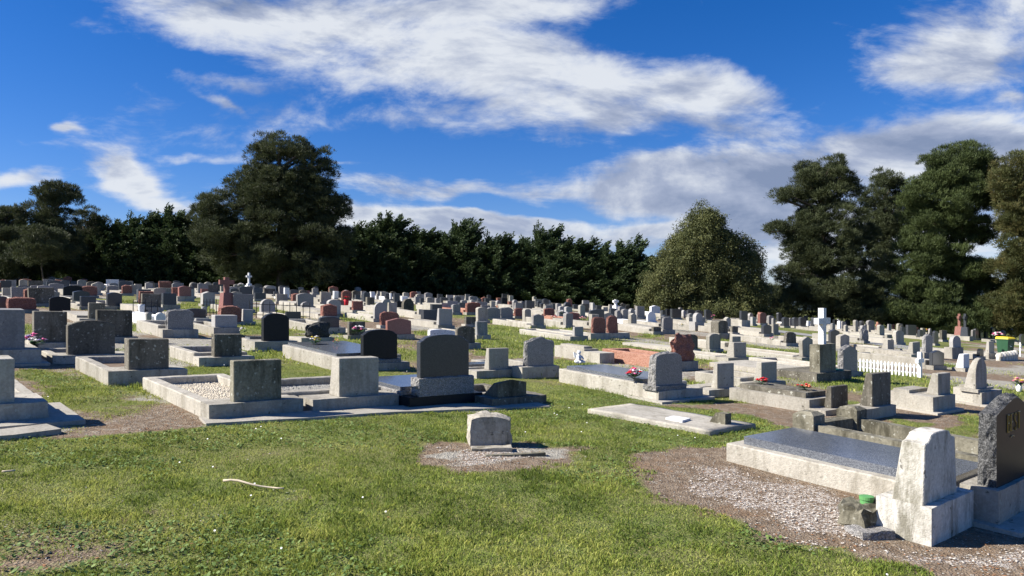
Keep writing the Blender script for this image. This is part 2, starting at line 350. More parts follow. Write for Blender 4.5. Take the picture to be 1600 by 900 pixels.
# ------------------------------------------------------------- ground sheet
def inpoly(px, py, poly):
    r = np.zeros(px.shape, bool); n = len(poly)
    for i in range(n):
        x0, y0 = poly[i]; x1, y1 = poly[(i + 1) % n]
        if y0 == y1: continue
        c = ((y0 > py) != (y1 > py)) & (px < (x1 - x0) * (py - y0) / (y1 - y0) + x0); r ^= c
    return r
TURF = [[(-900, 696), (0, 688), (100, 680), (330, 664), (480, 657), (620, 645), (760, 641), (858, 634), (872, 600), (935, 612), (1010, 632), (1110, 640), (1180, 652), (1235, 668),
         (1240, 692), (1180, 690), (1090, 702), (985, 712), (988, 735), (1060, 780), (1150, 812), (1250, 846), (1350, 873), (1450, 893), (1520, 915), (1700, 960), (1700, 4000), (-900, 4000)],
        [(22, 578), (95, 583), (125, 600), (180, 612), (195, 636), (130, 652), (80, 640), (40, 600)], [(295, 572), (355, 574), (350, 592), (300, 590)],
        [(440, 570), (520, 572), (516, 586), (440, 586)], [(765, 512), (862, 512), (885, 528), (985, 536), (1010, 545), (940, 566), (868, 556), (770, 562), (742, 530)],
        [(868, 560), (935, 570), (1005, 582), (1040, 592), (980, 596), (874, 588), (800, 580)], [(610, 476), (690, 477), (690, 485), (640, 486), (610, 484)],
        [(528, 491), (584, 491), (584, 503), (528, 503)], [(0, 452), (20, 454), (20, 462), (0, 462)], [(184, 455), (215, 457), (213, 490), (184, 480)], [(278, 467), (345, 466), (345, 485), (280, 484)],
        [(1110, 528), (1145, 532), (1140, 547), (1110, 545)], [(1195, 560), (1262, 564), (1262, 577), (1195, 576)], [(1000, 519), (1035, 521), (1035, 528), (1000, 527)],
        [(1505, 640), (1560, 655), (1540, 690), (1495, 680)], [(1560, 612), (1620, 612), (1620, 628), (1560, 626)], [(690, 500), (700, 520), (690, 520)], [(380, 555), (470, 545), (520, 553), (470, 566), (400, 566)],
        [(1240, 515), (1390, 529), (1390, 532), (1240, 519)], [(1150, 553), (1200, 560), (1200, 566), (1150, 560)], [(400, 480), (500, 484), (500, 492), (400, 490)],
        [(1395, 655), (1460, 665), (1455, 680), (1400, 668)], [(650, 516), (680, 520), (670, 527), (645, 524)], [(735, 545), (765, 546), (760, 556), (735, 554)]]
BARE = [[(636, 712), (680, 694), (760, 690), (850, 692), (905, 704), (908, 716), (860, 728), (790, 738), (720, 742), (660, 732)]]
THIN = [((240, 838), 120, 34), ((150, 868), 100, 26), ((300, 800), 80, 16), ((440, 775), 60, 10), ((80, 770), 90, 14), ((560, 700), 40, 5), ((60, 880), 70, 14)]
CHIPS = [[(1060, 722), (1130, 725), (1220, 745), (1330, 776), (1390, 800), (1380, 850), (1290, 838), (1190, 802), (1090, 765)], [(680, 700), (800, 705), (830, 718), (760, 728), (690, 722)],
         [(1200, 828), (1440, 866), (1600, 850), (1620, 880), (1500, 895), (1330, 860)]]
DUST = [[(330, 660), (480, 640), (860, 625), (900, 640), (620, 652), (330, 672)], [(680, 705), (860, 700), (880, 712), (760, 730), (690, 722)],
        [(600, 470), (770, 474), (770, 478), (600, 474)], [(-200, 660), (90, 665), (90, 700), (-200, 700)]]
def covers(X, Y):
    X = np.asarray(X, float); Y = np.asarray(Y, float)
    Z = ground(X, Y); Ys = np.maximum(Y, .4)
    jx = (fbm(X * 1.7, Y * 1.7, 31) - .5) + .45 * (fbm(X * 8, Y * 8, 131) - .5); jy = (fbm(X * 1.7, Y * 1.7, 47) - .5) + .45 * (fbm(X * 8, Y * 8, 147) - .5)
    Xj, Yj = X + jx * .55, Ys + jy * .55
    px = CX + FPX * Xj / Yj; py = HY - FPX * (Z - EYE) / Yj
    g = np.zeros(X.shape); w = np.zeros(X.shape); d = np.zeros(X.shape)
    for p in TURF: g[inpoly(px, py, p)] = 1
    far = (py < 632) & (g == 0)
    f = fbm(X / 4, Y / 4, 77); g = np.where(far, np.clip((f - .5) * 3.4 + .42, 0, .9), g)
    d = np.where(far, np.clip((fbm(X / 2.3, Y / 2.3, 91) - .5) * 3 + .5, 0, 1), d)
    out = (Y < 3.2) | (Y > 62); g = np.where(out, 1., g)
    for p in BARE: g[inpoly(px, py, p)] = 0.0
    for (cx, cy), rx, ry in THIN:
        q = np.exp(-(((px - cx) / rx) ** 2 + ((py - cy) / ry) ** 2)); g = g - .46 * q * (fbm(X * 5, Y * 5, 13) * 1.5 + .1); d = np.maximum(d, q * .3)
    g = g - .45 * np.clip((fbm(X * 1.3, Y * 1.3, 61) - .60) * 5, 0, 1)
    for p in CHIPS: w[inpoly(px, py, p)] = .6
    w = w * np.clip(.35 + 1.5 * fbm(X * 2.4, Y * 2.4, 17), 0, 1.25)
    for p in DUST: d[inpoly(px, py, p)] = .8
    k_ = inpoly(px, py, [(90, 640), (330, 625), (330, 668), (100, 685)]); g = np.where(k_, np.clip((fbm(X * 1.6, Y * 1.6, 3) - .48) * 4, 0, .6), g); d = np.where(k_, .35, d)
    return np.clip(g, 0, 1), w, np.clip(d, 0, 1)
def build_ground():
    def axis(c, s, n, lim):
        a = np.sinh(np.linspace(-1, 1, n) * math.asinh(lim / s)) * s + c
        return a
    xs = axis(0, 14, 620, 4000); ys = axis(6, 12, 620, 4000)
    X, Y = np.meshgrid(xs, ys); Z = ground(X, Y)
    far = np.hypot(X, Y); Z = np.where(far > 1200, Z, Z)
    n, m = X.shape
    co = np.stack([X, Y, Z], -1).reshape(-1, 3)
    i = np.arange(n * m).reshape(n, m); q = np.stack([i[:-1, :-1], i[:-1, 1:], i[1:, 1:], i[1:, :-1]], -1).reshape(-1)
    me = bpy.data.meshes.new('ground'); me.vertices.add(n * m); me.vertices.foreach_set('co', co.astype(np.float32).ravel())
    me.loops.add(len(q)); me.loops.foreach_set('vertex_index', q.astype(np.int32)); me.polygons.add(len(q) // 4)
    me.polygons.foreach_set('loop_start', np.arange(0, len(q), 4, dtype=np.int32)); me.update(calc_edges=True)
    me.polygons.foreach_set('use_smooth', np.ones(len(q) // 4, bool))
    g, w, d = covers(X, Y)
    a = me.color_attributes.new('cover', 'FLOAT_COLOR', 'POINT')
    a.data.foreach_set('color', np.stack([g, w, d, np.ones_like(g)], -1).astype(np.float32).ravel())
    tag(link('ground', me, M['ground']), 'rough cemetery lawn with bare soil and gravel patches', kind='structure')
build_ground()
# lane of worn asphalt through the graves, draped 4 mm above the ground
def lane(name, pts, half, label):
    w = [Vector((*ray(*p), 0)) for p in pts]; mb = MB(); prev = None
    P = []
    for a, b in zip(w, w[1:]):
        for k in range(12): P.append(a.lerp(b, k / 12))
    P.append(w[-1])
    for i, p in enumerate(P):
        d = (P[min(i + 1, len(P) - 1)] - P[max(i - 1, 0)]).normalized(); nn = Vector((-d.y, d.x, 0))
        row = []
        for s in np.linspace(-half, half, 7):
            q = p + nn * float(s); row.append(mb.bm.verts.new((q.x, q.y, gz(q.x, q.y) + .02)))
        if prev:
            for j in range(6): mb.bm.faces.new((prev[j], prev[j + 1], row[j + 1], row[j]))
        prev = row
    tag(mb.done(name, M['asphalt'], smooth=True), label, kind='structure')
lane('road', [(1120, 507), (1200, 516), (1300, 528), (1400, 541), (1500, 556)], 1.1, 'worn grey asphalt lane between the rows of graves on the right')
lane('path', [(560, 472), (640, 474), (720, 477), (800, 485)], .9, 'pale path in front of the hedge')
# distant hills
mb = MB(); rows = []
for ring, (rad, hh) in enumerate(((2300, -60), (2700, 30), (3300, 60))):
    r = []
    for k in range(120):
        an = -math.pi + 2 * math.pi * k / 120
        h = hh * (0.5 + float(fbm(k / 9, ring * .3, 3))) if ring else -60
        r.append(mb.bm.verts.new((math.sin(an) * rad, math.cos(an) * rad, h)))
    rows.append(r)
for a, b in zip(rows, rows[1:]):
    for k in range(120): mb.bm.faces.new((a[k], a[(k + 1) % 120], b[(k + 1) % 120], b[k]))
M['hill'] = plain('distant wooded hills', (.07, .10, .12), .9, .05)
tag(mb.done('hills', M['hill'], smooth=True), 'low blue green hills on the horizon', kind='structure')

# ------------------------------------------------------------- gravestones
def profile(shape, W, H):
    n = 10
    if shape in ('flat', 'desk', 'rough', 'boulder'): pts = [(0, 0), (W, 0), (W, H), (0, H)]
    elif shape in ('arch', 'adesk'):
        r = min(.17 * H, .16 * W + .03); pts = [(0, 0), (W, 0)]
        sh = .06 * W if W > .5 else 0
        if sh: pts.append((W, H - r))
        for k in range(n + 1):
            a = math.pi * k / n; c = math.cos(a); pts.append((W / 2 + (W / 2 - sh) * c, H - r + r * math.sin(a) ** .8 if 0 < k < n else H - r + .02))
        if sh: pts.append((0, H - r))
    elif shape == 'segment':
        r = min(.15 * H, .13 * W); pts = [(0, 0), (W, 0)]
        for k in range(n + 1):
            s = 1 - k / n; pts.append((W * s, H - r + r * (1 - (2 * s - 1) ** 2)))
    elif shape in ('round', 'rdesk'):
        r = min(W / 2, H * .5); pts = [(0, 0), (W, 0)]
        for k in range(n + 1):
            a = math.pi * k / n; pts.append((W / 2 + W / 2 * math.cos(a), H - r + r * math.sin(a)))
    elif shape in ('peak', 'pdesk', 'rpeak'):
        r = min(.16 * H, .22 * W); pts = [(0, 0), (W, 0), (W, H - r), (W * .55, H), (W * .45, H), (0, H - r)]
    elif shape == 'ogee':
        r = .14 * H; pts = [(0, 0), (W, 0), (W, H - r), (W * .9, H - r * .85), (W * .82, H - r * .4)]
        for k in range(7):
            a = math.pi * (.15 + .7 * k / 6); pts.append((W / 2 + W * .36 * math.cos(a), H - r * .42 + r * .42 * math.sin(a)))
        pts += [(W * .18, H - r * .4), (W * .1, H - r * .85), (0, H - r)]
    elif shape == 'slant': pts = [(0, 0), (W, 0), (W, H), (W * .45, H * .97), (0, H * .84)]
    else: raise ValueError(shape)
    return pts
def stone_mesh(shape, W, H, T, Y, facem, rimm, batter=0.0, seed=0):
    rough = rimm.endswith('rock'); mb = MB(); bm = mb.bm
    pts = profile(shape, W, H); rr = random.Random(seed)
    if shape.endswith('desk'): batter = batter or .45
    top = T * (1 - batter)
    if not rough:
        A = [bm.verts.new((x, 0, z)) for x, z in pts]; B = [bm.verts.new((x, T + (top - T) * z / H, z)) for x, z in pts]
        bm.faces.new(A); bm.faces.new(B[::-1]); n = len(pts)
        for i in range(n): bm.faces.new((A[i], B[i], B[(i + 1) % n], A[(i + 1) % n]))
        if shape == 'ogee':
            for v in bm.verts: v.co.x = W / 2 + (v.co.x - W / 2) * (1 - .14 * v.co.z / H)
        bmesh.ops.recalc_face_normals(bm, faces=bm.faces)
        if Y < 26:
            es = [e for e in bm.edges if len(e.link_faces) == 2 and e.calc_face_angle(0) > .6]
            bmesh.ops.bevel(bm, geom=es, offset=.007 if Y < 16 else .011, segments=1, affect='EDGES', clamp_overlap=True)
        return mb, False
    step = max(.045, Y * .0035); rim = []
    for (x0, z0), (x1, z1) in zip(pts, pts[1:] + pts[:1]):
        L = math.hypot(x1 - x0, z1 - z0); k = max(1, int(L / step))
        for j in range(k): rim.append((x0 + (x1 - x0) * j / k, z0 + (z1 - z0) * j / k))
    amp = .022 if shape != 'boulder' else .06
    if shape in ('rough', 'boulder'): # knock the corners off
        rim = [(W / 2 + (x - W / 2) * (1 - (.16 if shape == 'boulder' else .06) * max(0, z / H) ** 3), z * (1 - .10 * abs(2 * x / W - 1) ** 3 * (z / H))) for x, z in rim]
    ns = 6; rings = []; cx, cz = W / 2, H / 2
    for j in range(ns + 1):
        y = j / ns; out = math.sin(math.pi * y) * amp; ring = []
        for x, z in rim:
            d = math.hypot(x - cx, z - cz) + 1e-6
            nz = mnoise.noise(Vector((x * 9 + seed, z * 9, y * T * 14))) + .5 * mnoise.noise(Vector((x * 25 + seed, z * 25, y * 5)))
            o = out * (1 + 1.3 * nz) + (amp * .55 * nz if 0 < j < ns else amp * .32 * nz)
            if z < .01: o = 0
            yy = (T + (top - T) * z / H) * y
            ring.append(bm.verts.new((x + (x - cx) / d * o, yy, z + (z - cz) / d * o * (z > .01))))
        rings.append(ring)
    n = len(rim)
    for a, b in zip(rings, rings[1:]):
        for i in range(n):
            f = bm.faces.new((a[i], b[i], b[(i + 1) % n], a[(i + 1) % n])); f.material_index = 1
    fa = bm.faces.new(rings[0]); fb = bm.faces.new(rings[-1][::-1])
    if shape == 'boulder':
        for f, s in ((fa, -1), (fb, 1)):
            r = bmesh.ops.poke(bm, faces=[f]); es = set()
            for v in r['verts']: v.co.y += s * .05
            for q in r['faces']: q.material_index = 1
            bmesh.ops.subdivide_edges(bm, edges=[e for v in r['verts'] for e in v.link_edges], cuts=3)
            for v in bm.verts:
                pass
        for v in bm.verts:
            if v.co.z > .02: v.co.y += .05 * mnoise.noise(v.co * 7 + Vector((seed, 0, 0)))
    return mb, True
GR = []
def ang(u): return R_(42)
class Grave: pass
def solve(px, py):
    X, Y = ray(px, py); return X, Y
def add(spec, label=None, plinth=None, kerb=None, mats=None, **k):
    g = Grave(); g.label = label; g.k = k; g.kerb = kerb; g.pl = plinth
    xL, xC, xR, yT, yB, shape, mat = spec; g.shape, g.mat = shape, mat
    a = g.a = R_(k.get('a', 42)); sa, ca = math.sin(a), math.cos(a); U_ = lambda x: (x - CX) / FPX
    g.px = ((xL + xR) / 2, yB, xR - xL, yB - yT)
    Wf = lambda X, Y, u: (u * Y - X) / max(.12, ca - u * sa)
    Tf = lambda X, Y, u: (X - u * Y) / max(.10, sa + u * ca)
    if plinth:
        pL, pC, pR, pT, pB, pm = plinth
        X, Y = solve(pC, pB); g.W = Wf(X, Y, U_(pR)); g.T = Tf(X, Y, U_(pL)); g.hp = max(.06, (pB - pT) / FPX * Y); g.pm = pm
        s = k.get('sb', .07); uC = U_(xC)
        w0 = (uC * (Y + s * ca) - (X - s * sa)) / (ca - uC * sa); w0 = max(.02, w0)
        Xs, Ys = X - s * sa + w0 * ca, Y + s * ca + w0 * sa
        g.sw = Wf(Xs, Ys, U_(xR)); g.st = min(.34, max(.09, Tf(Xs, Ys, U_(xL))))
        g.T = min(.75, max(g.T, g.st + .14)) if not k.get('freeT') else g.T; g.W = max(g.W, w0 + g.sw + .02)
        if k.get('Wm'): g.W = k['Wm']; g.sw = k['sWm']
        g.X, g.Y, g.w0, g.s = X, Y, w0, s
    else:
        cap = 60
        X, Y = ray(xL + (xR - xL) * .2 if xC is None else xC, yB, cap)
        if xC is None: xC = xL + min(.16 * (sa + U_(xL) * ca) / Y * FPX, .42 * (xR - xL))
        X = U_(xC) * Y
        g.sw = Wf(X, Y, U_(xR)); g.st = min(.26, max(.10, Tf(X, Y, U_(xL))))
        g.hp = k.get('hp', .10); e = k.get('e', .07); s = .05
        g.X, g.Y = X + s * sa - e * ca, Y - s * ca - e * sa; g.w0, g.s = e, s
        g.W = g.sw + 2 * e; g.T = g.st + .12; g.pm = k.get('pm', 'concrete'); Xs, Ys = X, Y
    zt = EYE + (HY - yT) / FPX * Ys
    g.z = gz(g.X, g.Y); g.H = max(.18, zt - g.z - g.hp)
    g.kx = (gz(g.X + ca, g.Y + sa) - g.z) * .8; g.ky = (gz(g.X - sa, g.Y + ca) - g.z) * .95
    g.H -= g.kx * (g.w0 + g.sw / 2)
    g.sa, g.ca = sa, ca; GR.append(g); return g
def far(txt, **k):
    for r in txt.replace('\n', ';').split(';'):
        r = r.strip()
        if not r: continue
        f = [x.strip() for x in r.split(',')]
        if len(f) == 6: add((float(f[0]), None, float(f[1]), float(f[2]), float(f[3]), f[4], f[5]), **k)
        else:
            b = (float(f[0]), float(f[1]), float(f[2]), float(f[3]), float(f[4]), f[5], f[6]); pl = None
            if len(f) > 7: pl = (float(f[7]), float(f[8]), float(f[9]), float(f[10]), float(f[11]), f[12])
            add(b, plinth=pl, **k)
RIM = {'grey': 'greyrock', 'red': 'redrock', 'black': 'blackrock'}
def wear(mb, Y): # worn, slightly uneven edges on the near masonry
    if Y > 13: return
    for _ in range(2):
        es = [e for e in mb.bm.edges if e.calc_length() > .16]
        if es: bmesh.ops.subdivide_edges(mb.bm, edges=es, cuts=3, use_grid_fill=True)
    bmesh.ops.triangulate(mb.bm, faces=[f for f in mb.bm.faces if len(f.verts) > 4])
    for v in mb.bm.verts:
        if v.co.z > -.05: p = v.co * 5 + Vector((Y * 3, 0, 0)); v.co += mnoise.noise_vector(p) * .005 + mnoise.noise_vector(p * 4) * .0025
def split(rt): # 'greyrock' stones: smooth faces, rocky rims
    return {'greyrock': 'grey', 'redrock': 'redrock', 'blackrock': 'blackrock'}.get(rt, rt)
def frame(mb, x0, x1, y0, y1, z0, z1, t):
    o = [(x0, y0), (x1, y0), (x1, y1), (x0, y1)]; i = [(x0 + t, y0 + t), (x1 - t, y0 + t), (x1 - t, y1 - t), (x0 + t, y1 - t)]; bm = mb.bm
    ot = [bm.verts.new((*p, z1)) for p in o]; ob = [bm.verts.new((*p, z0)) for p in o]; it = [bm.verts.new((*p, z1)) for p in i]; ib = [bm.verts.new((*p, z0)) for p in i]
    for k in range(4):
        j = (k + 1) % 4
        bm.faces.new((ot[k], ot[j], it[j], it[k])); bm.faces.new((ob[k], ob[j], ot[j], ot[k])); bm.faces.new((it[k], it[j], ib[j], ib[k])); bm.faces.new((ob[k], ib[k], ib[j], ob[j]))
    bmesh.ops.recalc_face_normals(bm, faces=bm.faces)
def pebbles(parent, x0, x1, y0, y1, z, n, r, mat, name='gravel_bed', sh=(0, 0)):
    mb = MB()
    P = np.stack([rng.uniform(x0 + .02, x1 - .02, n), rng.uniform(y0 + .02, y1 - .02, n), np.full(n, z) + rng.uniform(-.3, .6, n) * r], -1)
    o = np.array([[1, 0, 0], [0, 1, 0], [-1, 0, 0], [0, -1, 0], [0, 0, .8], [0, 0, -.8]]); fc = [(0, 1, 4), (1, 2, 4), (2, 3, 4), (3, 0, 4), (1, 0, 5), (2, 1, 5), (3, 2, 5), (0, 3, 5)]
    an = rng.uniform(0, 6.3, n); c, s = np.cos(an), np.sin(an); rs = r * rng.uniform(.6, 1.3, (n, 1, 1))
    V = o[None] * rs * np.array([1, .75, .7]); V = np.stack([V[..., 0] * c[:, None] - V[..., 1] * s[:, None], V[..., 0] * s[:, None] + V[..., 1] * c[:, None], V[..., 2]], -1) + P[:, None]
    T = V[:, np.array(fc).ravel()].reshape(-1, 3); T[:, 2] += sh[0] * T[:, 0] + sh[1] * T[:, 1]
    base = np.array([[x0, y0, z], [x1, y0, z], [x1, y1, z], [x0, y0, z], [x1, y1, z], [x0, y1, z]]); base[:, 2] += sh[0] * base[:, 0] + sh[1] * base[:, 1]
    return link(name, npmesh(name, np.concatenate([T, base]), 3), mat, parent)
def build_grave(g, idx):
    k = g.k; root = empty(k.get('name', 'grave' if g.kerb else 'gravestone'), (g.X, g.Y, g.z), g.a); g.root = root
    if not g.label: tr = random.Random(idx); root.rotation_euler = (R_(tr.gauss(0, .8)), R_(tr.gauss(0, 1.0)), g.a + R_(tr.uniform(-3, 3)))
    sd = idx * 3.7
    sh = (g.kx, g.ky)
    if not k.get('noplinth'):
        tiers = k.get('tiers')
        mb = MB(); mb.box(0, g.W, 0, g.T, -.35, g.hp); mb.bevel(.012 if g.Y < 20 else .018, 2 if g.Y < 20 else 1) if g.Y < 35 else None; wear(mb, g.Y); mb.shear(*sh)
        mb.done('plinth', M[g.pm], root)
        if k.get('rockbase'): # rock faced course between plinth and stone
            h = k['rockbase']; e = .05
            m2, _ = stone_mesh('flat', g.sw + 2 * e, h + .0, g.st + .10, g.Y, 'grey', 'greyrock', 0, sd + 5)
            for v in m2.bm.verts: v.co += Vector((g.w0 - e, g.s - .045, g.hp + .002))
            m2.shear(*sh); o = m2.done('rock_course', M['greyrock'], root); g.H -= h; g.hp += h
        if k.get('step'):
            h, e = k['step']; mb = MB(); mb.box(g.w0 - e, g.w0 + g.sw + e, g.s - e, g.s + g.st + e, g.hp - .01, g.hp + h); mb.bevel(.01, 1); mb.shear(*sh)
            mb.done('step', M[g.pm], root); g.H -= h; g.hp += h
    if k.get('strip'):
        e = k['strip']; mb = MB(); mb.box(-.1, g.W + e, -e, g.T + .3, -.3, .035); mb.bevel(.01, 1); mb.shear(*sh); mb.done('footing', M['concrete_pale'], root)
    rim = g.mat
    facem = split(rim)
    if g.shape != 'none':
        mb, rough = stone_mesh(g.shape, g.sw, g.H, g.st, g.Y, facem, rim, k.get('batter', 0), sd)
        for v in mb.bm.verts: v.co += Vector((g.w0, g.s, g.hp - .004))
        for v in mb.bm.verts: v.co.z += g.kx * v.co.x + g.ky * v.co.y
        o = mb.done('headstone', M[facem], root)
        if rough: o.data.materials.append(M[rim])
        o2 = o
        if k.get('finial'):
            mb = MB(); mb.tube([(g.w0 + g.sw / 2, g.s + g.st / 2, g.hp + g.H - .02), (g.w0 + g.sw / 2, g.s + g.st / 2, g.hp + g.H + .11)], [.03, .035], 8); mb.done('finial', M[g.mat], o)
    if g.kerb:
        kb = g.kerb; L = kb.get('L', 2.0)
        if L > 12: u = (L - CX) / FPX; L = (g.X - u * g.Y) / max(.12, g.sa + u * g.ca) - g.T; L = min(L, 2.9)
        x0, x1 = kb.get('x0', .012), g.W - .012 + kb.get('x1', 0)
        y0, y1 = g.T - .003, g.T + L; h = kb.get('h', g.hp * .85); t = kb.get('t', .13); fill = kb.get('fill', 'soil'); km = kb.get('mat', 'concrete')
        if fill == 'tomb':
            mb = MB(); mb.box(x0, x1, y0, y1, -.35, h); mb.bevel(.015, 2 if g.Y < 20 else 1); mb.shear(*sh); mb.done('kerb', M[km], root)
            tm = kb.get('top'); th_ = kb.get('th', .08)
            if tm:
                mb = MB(); e = kb.get('inset', .07); mb.box(x0 + e, x1 - e, y0 + e, y1 - e, h - .01, h + th_); mb.bevel(.008, 1); mb.shear(*sh)
                mb.done('cover_slab', M[tm], root)
        else:
            mb = MB(); frame(mb, x0, x1, y0, y1, -.35, h, t)
            if g.Y < 30: mb.bevel(.012 if g.Y < 18 else .018, 1)
            wear(mb, g.Y); mb.shear(*sh); mb.done('kerb', M[km], root)
            ft = kb.get('ft', h - .10); ix0, ix1, iy0, iy1 = x0 + t * .9, x1 - t * .9, y0 + t * .9, y1 - t * .9
            if fill in ('pebble', 'gpebble') and g.Y < 14: pebbles(root, ix0, ix1, iy0, iy1, ft, 4600, .015, M[fill], sh=sh)
            elif fill in ('pebble', 'gpebble', 'soil'):
                mb = MB(); mb.box(ix0, ix1, iy0, iy1, -.3, ft); mb.shear(*sh); mb.done('gravel_bed' if fill != 'soil' else 'soil_bed', M[fill], root)
            elif fill == 'slab2': # raised polished ledger on the kerb
                mb = MB(); e = kb.get('inset', .03); mb.box(x0 + e, x1 - e, y0 + e, y1 - e, h - .03, h + kb.get('th', .09)); mb.bevel(.008, 1); mb.shear(*sh); mb.done('cover_slab', M[kb.get('top', 'slab')], root)
            else:
                mb = MB(); mb.box(ix0, ix1, iy0, iy1, -.3, ft); mb.shear(*sh); mb.done('cover_slab', M[fill], root)
    root['label'] = g.label or ''; root['category'] = k.get('cat', 'grave' if g.kerb else 'gravestone')
    if k.get('group'): root['group'] = k['group']
    g.local = lambda x, y, z: Vector((g.X + x * g.ca - y * g.sa, g.Y + x * g.sa + y * g.ca, g.z + z + g.kx * x + g.ky * y))
# ------------------------------------------------------------- the near graves, one by one (edge positions measured, solved onto the terrain)
K = dict
A42_ = R_(42)
add((-60,-50,23,563,640,'flat','concrete'), 'concrete grave cut off by the left edge with flat headstone and bare footing strip', (-170,-160,75,642,676,'concrete'), K(L=1.6,fill='concrete_pale',h=.2), strip=.28)
gA = add((359,365,440,565,628,'flat','mossy'), 'square-topped grave filled with cream quartz pebbles', (318,327,474,633,659,'concrete'), K(L=221,fill='pebble',h=.17,t=.15))
gB = add((514,530,592,561,619,'flat','concrete'), 'square grave filled with grey gravel, right of the cream pebble grave', (480,489,623,625,646,'concrete'), K(L=400,x0=-.22,fill='gpebble',h=.2,t=.14), batter=.3)
gC = add((652,657,733,524,595,'arch','dark'), 'big dark granite headstone with arched top on rock-faced base and black plinth', (625,640,754,622,640,'black'), K(L=560,mat='greyrock',fill='slab2',h=.20,th=.05,top='slab'), rockbase=.23, sb=.05)
add((755,778,823,596,623,'pdesk','mossy'), 'low sloping desk marker inside a dark kerb, right of the big dark granite headstone', (752,769,854,624,638,'concrete_dark'), K(L=.9,mat='concrete_dark',h=.1,fill='concrete'), batter=.85)
gD = add((563,568,621,516,565,'arch','black'), 'black granite headstone with shallow arch behind the grey gravel grave', (525,533,640,571,583,'concrete'), K(L=440,mat='concrete',fill='slab2',h=.24,th=.05,inset=.08,top='slab'), rockbase=.06)
add((194,201,264,531,572,'flat','concrete_dark'), 'plain square concrete grave with empty kerb, left of the cream pebble grave', (160,169,293,580,604,'concrete'), K(L=116,fill='soil',h=.2,t=.14))
add((103,106,180,501,552,'segment','concrete_dark'), 'wide curved-top blackened concrete headstone beside the flower vase', (74,83,200,556,569,'concrete'), K(L=.9,h=.12))
add((-60,-50,39,484,549,'flat','bluegrey'), 'large smooth blue-grey headstone at the left edge on a stepped plinth', (-90,-80,65,549,575,'concrete'), K(L=1.6,h=.22), strip=.1)
add((50,53,105,487,535,'flat','concrete_dark'), 'blackened square headstone behind the flower vase', (45,50,112,536,546,'concrete'), K(L=1.2,h=.14))
add((149,152,207,485,526,'flat','concrete_dark'), 'wide square concrete headstone behind the curved-top one', (142,146,216,527,536,'concrete'), K(L=1.6,h=.14))
add((330,335,378,523,559,'flat','concrete_dark'), 'square headstone at the front of the three stepped ones', (303,311,398,559,573,'concrete'), K(L=264,fill='soil',h=.2,t=.13))
add((330,336,371,493,512,'flat','lightgrey'), 'pale grey block headstone rising behind the front stepped one', (328,334,375,512,526,'concrete'), K(L=1.8,h=.22))
add((259,262,302,485,515,'rough','greyrock'), 'rough grey rock-faced headstone on long pale kerb', (246,254,310,515,528,'concrete'), K(L=212,h=.26,fill='concrete_pale',mat='concrete_pale'))
add((408,412,452,490,532,'arch','black'), 'blue-black polished headstone with arched top on wide plinth', (385,398,465,534,549,'concrete'), K(L=372,h=.2,fill='slab2',top='slab',th=.04,inset=.1), strip=.06)
add((478,484,514,508,527,'boulder','blackrock'), 'low black rough boulder headstone', (464,471,523,528,539,'concrete'), K(L=450,h=.14,fill='soil'))
add((756,764,795,545,577,'desk','concrete_pale'), 'pale square tapering headstone with blue slab behind it', (737,745,809,580,592,'concrete'), K(L=700,fill='slab2',h=.16,th=.04,top='slab',inset=.1))
add((817,824,865,529,572,'rpeak','greyrock'), 'rough-edged grey granite headstone beside the green strip', (806,816,874,574,592,'concrete'), K(L=1.2,h=.18,fill='slab'), batter=.25)
add((870,872,900,545,548,'none','concrete'), 'long plain concrete tomb without headstone on the grass', (925,937,960,552,568,'concrete'), K(L=866,fill='tomb',h=.27,top='concrete',th=.05,inset=.1), name='tomb', cat='tomb')
gF = add((1012,1020,1066,554,602,'rough','greyrock'), 'rock-faced grey headstone on long grave with angel figure and wreath', (1020,1029,1098,612,629,'concrete'), K(L=872,fill='slab2',h=.24,th=.06,inset=.1,top='slab'), rockbase=.07, strip=.14, batter=.2)
add((1048,1055,1084,528,566,'boulder','redrock'), 'dark red boulder headstone at the head of the long pink granite kerb', (1040,1050,1091,566,580,'concrete'), K(L=940,fill='soil',mat='pink',h=.28,t=.16,ft=.2))
add((1111,1121,1147,569,606,'desk','concrete'), 'tapering square headstone just right of the rock-faced grey one with wreath', (1098,1108,1157,610,622,'concrete'), K(L=1067,h=.14,fill='soil'))
add((1177,1190,1214,567,602,'desk','concrete_pale'), 'tapering pale headstone behind the slab with red wreaths', (1168,1180,1228,600,612,'concrete'), K(L=1085,h=.2,fill='concrete'))
gG = add((1287,1299,1325,605,640,'desk','concrete_dark'), 'low dark headstone at the end of the slab with two red wreaths', (1278,1290,1332,642,650,'concrete'), K(L=1139,fill='tomb',h=.2,top='concrete_dark',th=.08,inset=.12))
add((1343,1363,1392,585,641,'desk','concrete_dark'), 'tall dark tapering headstone standing behind the post-and-rail surround', (1334,1347,1398,641,658,'concrete'), None, batter=.5, name='gravestone')
add((1447,1466,1485,585,621,'desk','concrete'), 'tapering concrete headstone with cap, left of the tall round-headed one', (1444,1458,1492,621,647,'concrete'), K(L=1386,fill='tomb',h=.27,top='concrete',th=.05), strip=.1, batter=.5)
add((1506,1522,1542,561,606,'rdesk','concrete'), 'tall round-headed tapering headstone on a stepped plinth', (1520,1534,1566,614,635,'concrete'), K(L=1489,fill='tomb',h=.28,top='concrete',th=.05), step=(.05,.05), strip=.12, batter=.6, sb=.1, freeT=1)
gE = add((1527,1557,1655,630,765,'peak','greyrock'), 'large polished black headstone with gold lettering at the right edge', (1519,1560,1690,768,827,'concrete'), K(L=1133,fill='slab2',h=.20,th=.08,inset=.13,top='slab',t=.2), sb=.04, batter=.1, strip=.18, Wm=1.3, sWm=1.02)
